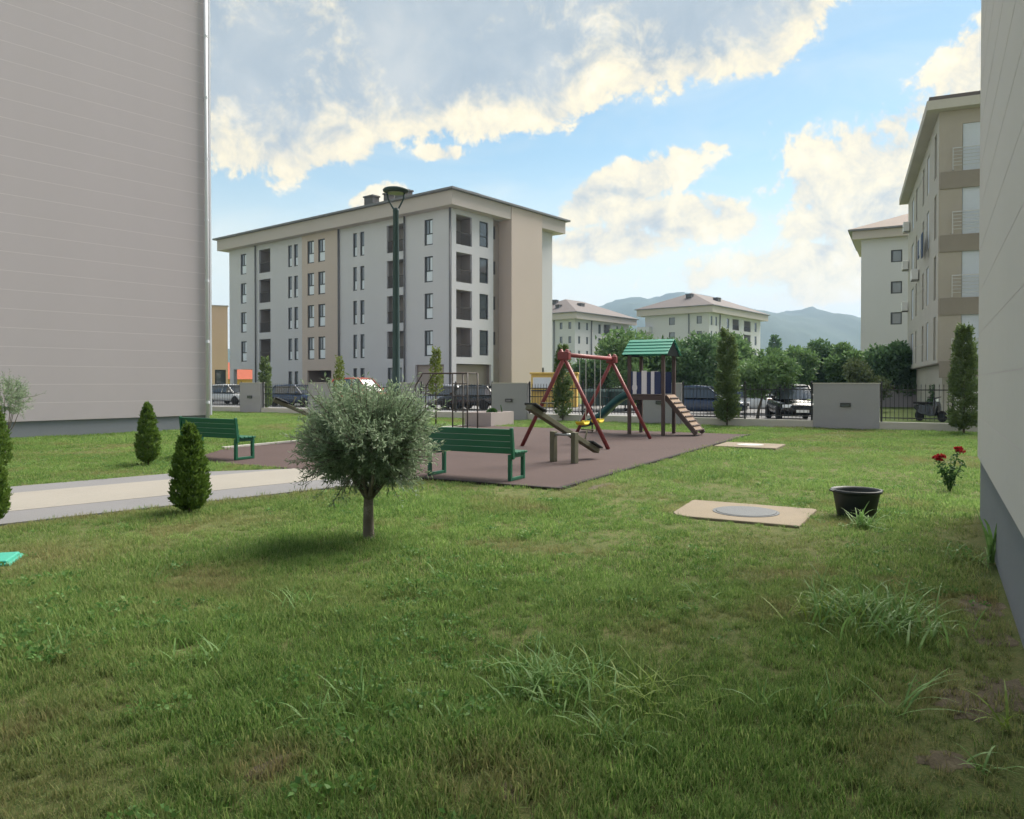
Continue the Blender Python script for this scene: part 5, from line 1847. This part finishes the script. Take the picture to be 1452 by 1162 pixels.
        for (cx, cy, rr, k_) in ((380, 1095, 0.22, 0.9), (1392, 862, 0.35, 1.0), (1370, 1000, 0.4, 0.75), (700, 1120, 0.35, 0.6), (60, 790, 0.9, 0.7), (1330, 1090, 0.4, 0.7), (860, 692, 0.5, 0.8), (1100, 770, 0.7, 0.5), (330, 740, 0.7, 0.6), (20, 1150, 0.5, 0.6)):
            c = gp(cx, cy)
            w_ = np.exp(-((X - c.x) ** 2 + (Y - c.y) ** 2) / rr ** 2) * k_
            keep *= 1 - 0.62 * w_
            dry = np.maximum(dry, w_)
        # left foreground is drier
        dry = np.maximum(dry, np.clip(0.42 - 0.10 * (X + 0.5), 0, 0.5) * np.clip((8.5 - Y) / 3, 0, 1) * np.clip(q * 2.0 - 0.55, 0, 1))
        ok &= rng.random(n) < keep
        if lod < 2:       # thin out over the seam between the bands
            pass
        X, Y, dry, p = X[ok], Y[ok], dry[ok], p[ok]
        m = len(X)
        XS.append(X); YS.append(Y); DR.append(dry)
        SC_.append(rng.uniform(0.7, 1.15, m) * (1.70 - 1.45 * p) * (1 - 0.22 * dry))
        RT.append(rng.uniform(0, 6.283, m))
        bl = (rng.random(m) < 0.026 * np.clip((vn(X * 1.3 + 60, Y * 1.3) - 0.40) * 4, 0, 2.2)) & (lod < 2)
        ID.append(rng.integers(0, 4, m) + np.where(bl, 12, 4 * lod))
    X, Y = np.concatenate(XS), np.concatenate(YS)
    n = len(X)
    me = bpy.data.meshes.new('lawn_grass')
    me.vertices.add(n)
    me.vertices.foreach_set('co', np.stack([X, Y, np.zeros(n)], 1).reshape(-1).astype(np.float32))
    for nm, arr, tp in (('scl', SC_, 'FLOAT'), ('rot', RT, 'FLOAT'), ('dry', DR, 'FLOAT'), ('idx', ID, 'INT')):
        a = me.attributes.new(nm, tp, 'POINT')
        a.data.foreach_set('value', np.concatenate(arr).astype(np.int32 if tp == 'INT' else np.float32))
    me.materials.append(gm)
    o = link('lawn_grass', me)
    tag(o, 'short mown green lawn grass with thin dry patches', 'grass', kind='stuff')
    ng = bpy.data.node_groups.new('grass_nodes', 'GeometryNodeTree')
    ng.interface.new_socket('Geometry', in_out='INPUT', socket_type='NodeSocketGeometry')
    ng.interface.new_socket('Geometry', in_out='OUTPUT', socket_type='NodeSocketGeometry')
    N, Lk = ng.nodes, ng.links
    gi, go = N.new('NodeGroupInput'), N.new('NodeGroupOutput')
    ci = N.new('GeometryNodeCollectionInfo')
    ci.inputs['Collection'].default_value = src
    ci.inputs['Separate Children'].default_value = True
    ci.inputs['Reset Children'].default_value = True
    ip = N.new('GeometryNodeInstanceOnPoints')
    ip.inputs['Pick Instance'].default_value = True

    def attr(nm, tp):
        x = N.new('GeometryNodeInputNamedAttribute')
        x.data_type = tp
        x.inputs[0].default_value = nm
        return x.outputs[0]
    cx = N.new('ShaderNodeCombineXYZ')
    Lk.new(attr('rot', 'FLOAT'), cx.inputs[2])
    Lk.new(gi.outputs[0], ip.inputs['Points'])
    Lk.new(ci.outputs[0], ip.inputs['Instance'])
    Lk.new(attr('idx', 'INT'), ip.inputs['Instance Index'])
    Lk.new(cx.outputs[0], ip.inputs['Rotation'])
    Lk.new(attr('scl', 'FLOAT'), ip.inputs['Scale'])
    Lk.new(ip.outputs[0], go.inputs[0])
    md = o.modifiers.new('grass', 'NODES')
    md.node_group = ng
    print('grass tufts', n)


grass()

# ------------------------------------------------------------------ air
hz = MB().box(-2320, 2320, -260, 2520, -1.2, 215).build('haze', bpy.data.materials.new('haze'))
hm = hz.data.materials[0]
hm.use_nodes = True
k = NT(hm.node_tree)
k.n.clear()
ho = k.node('ShaderNodeOutputMaterial')
pvv = k.node('ShaderNodeVolumePrincipled')
pvv.inputs['Color'].default_value = (0.42, 0.62, 0.95, 1)
pvv.inputs['Density'].default_value = 0.00028
pvv.inputs['Anisotropy'].default_value = 0.2
k.l.new(pvv.outputs[0], ho.inputs['Volume'])
tag(hz, 'thin blue summer haze', 'haze', kind='stuff')
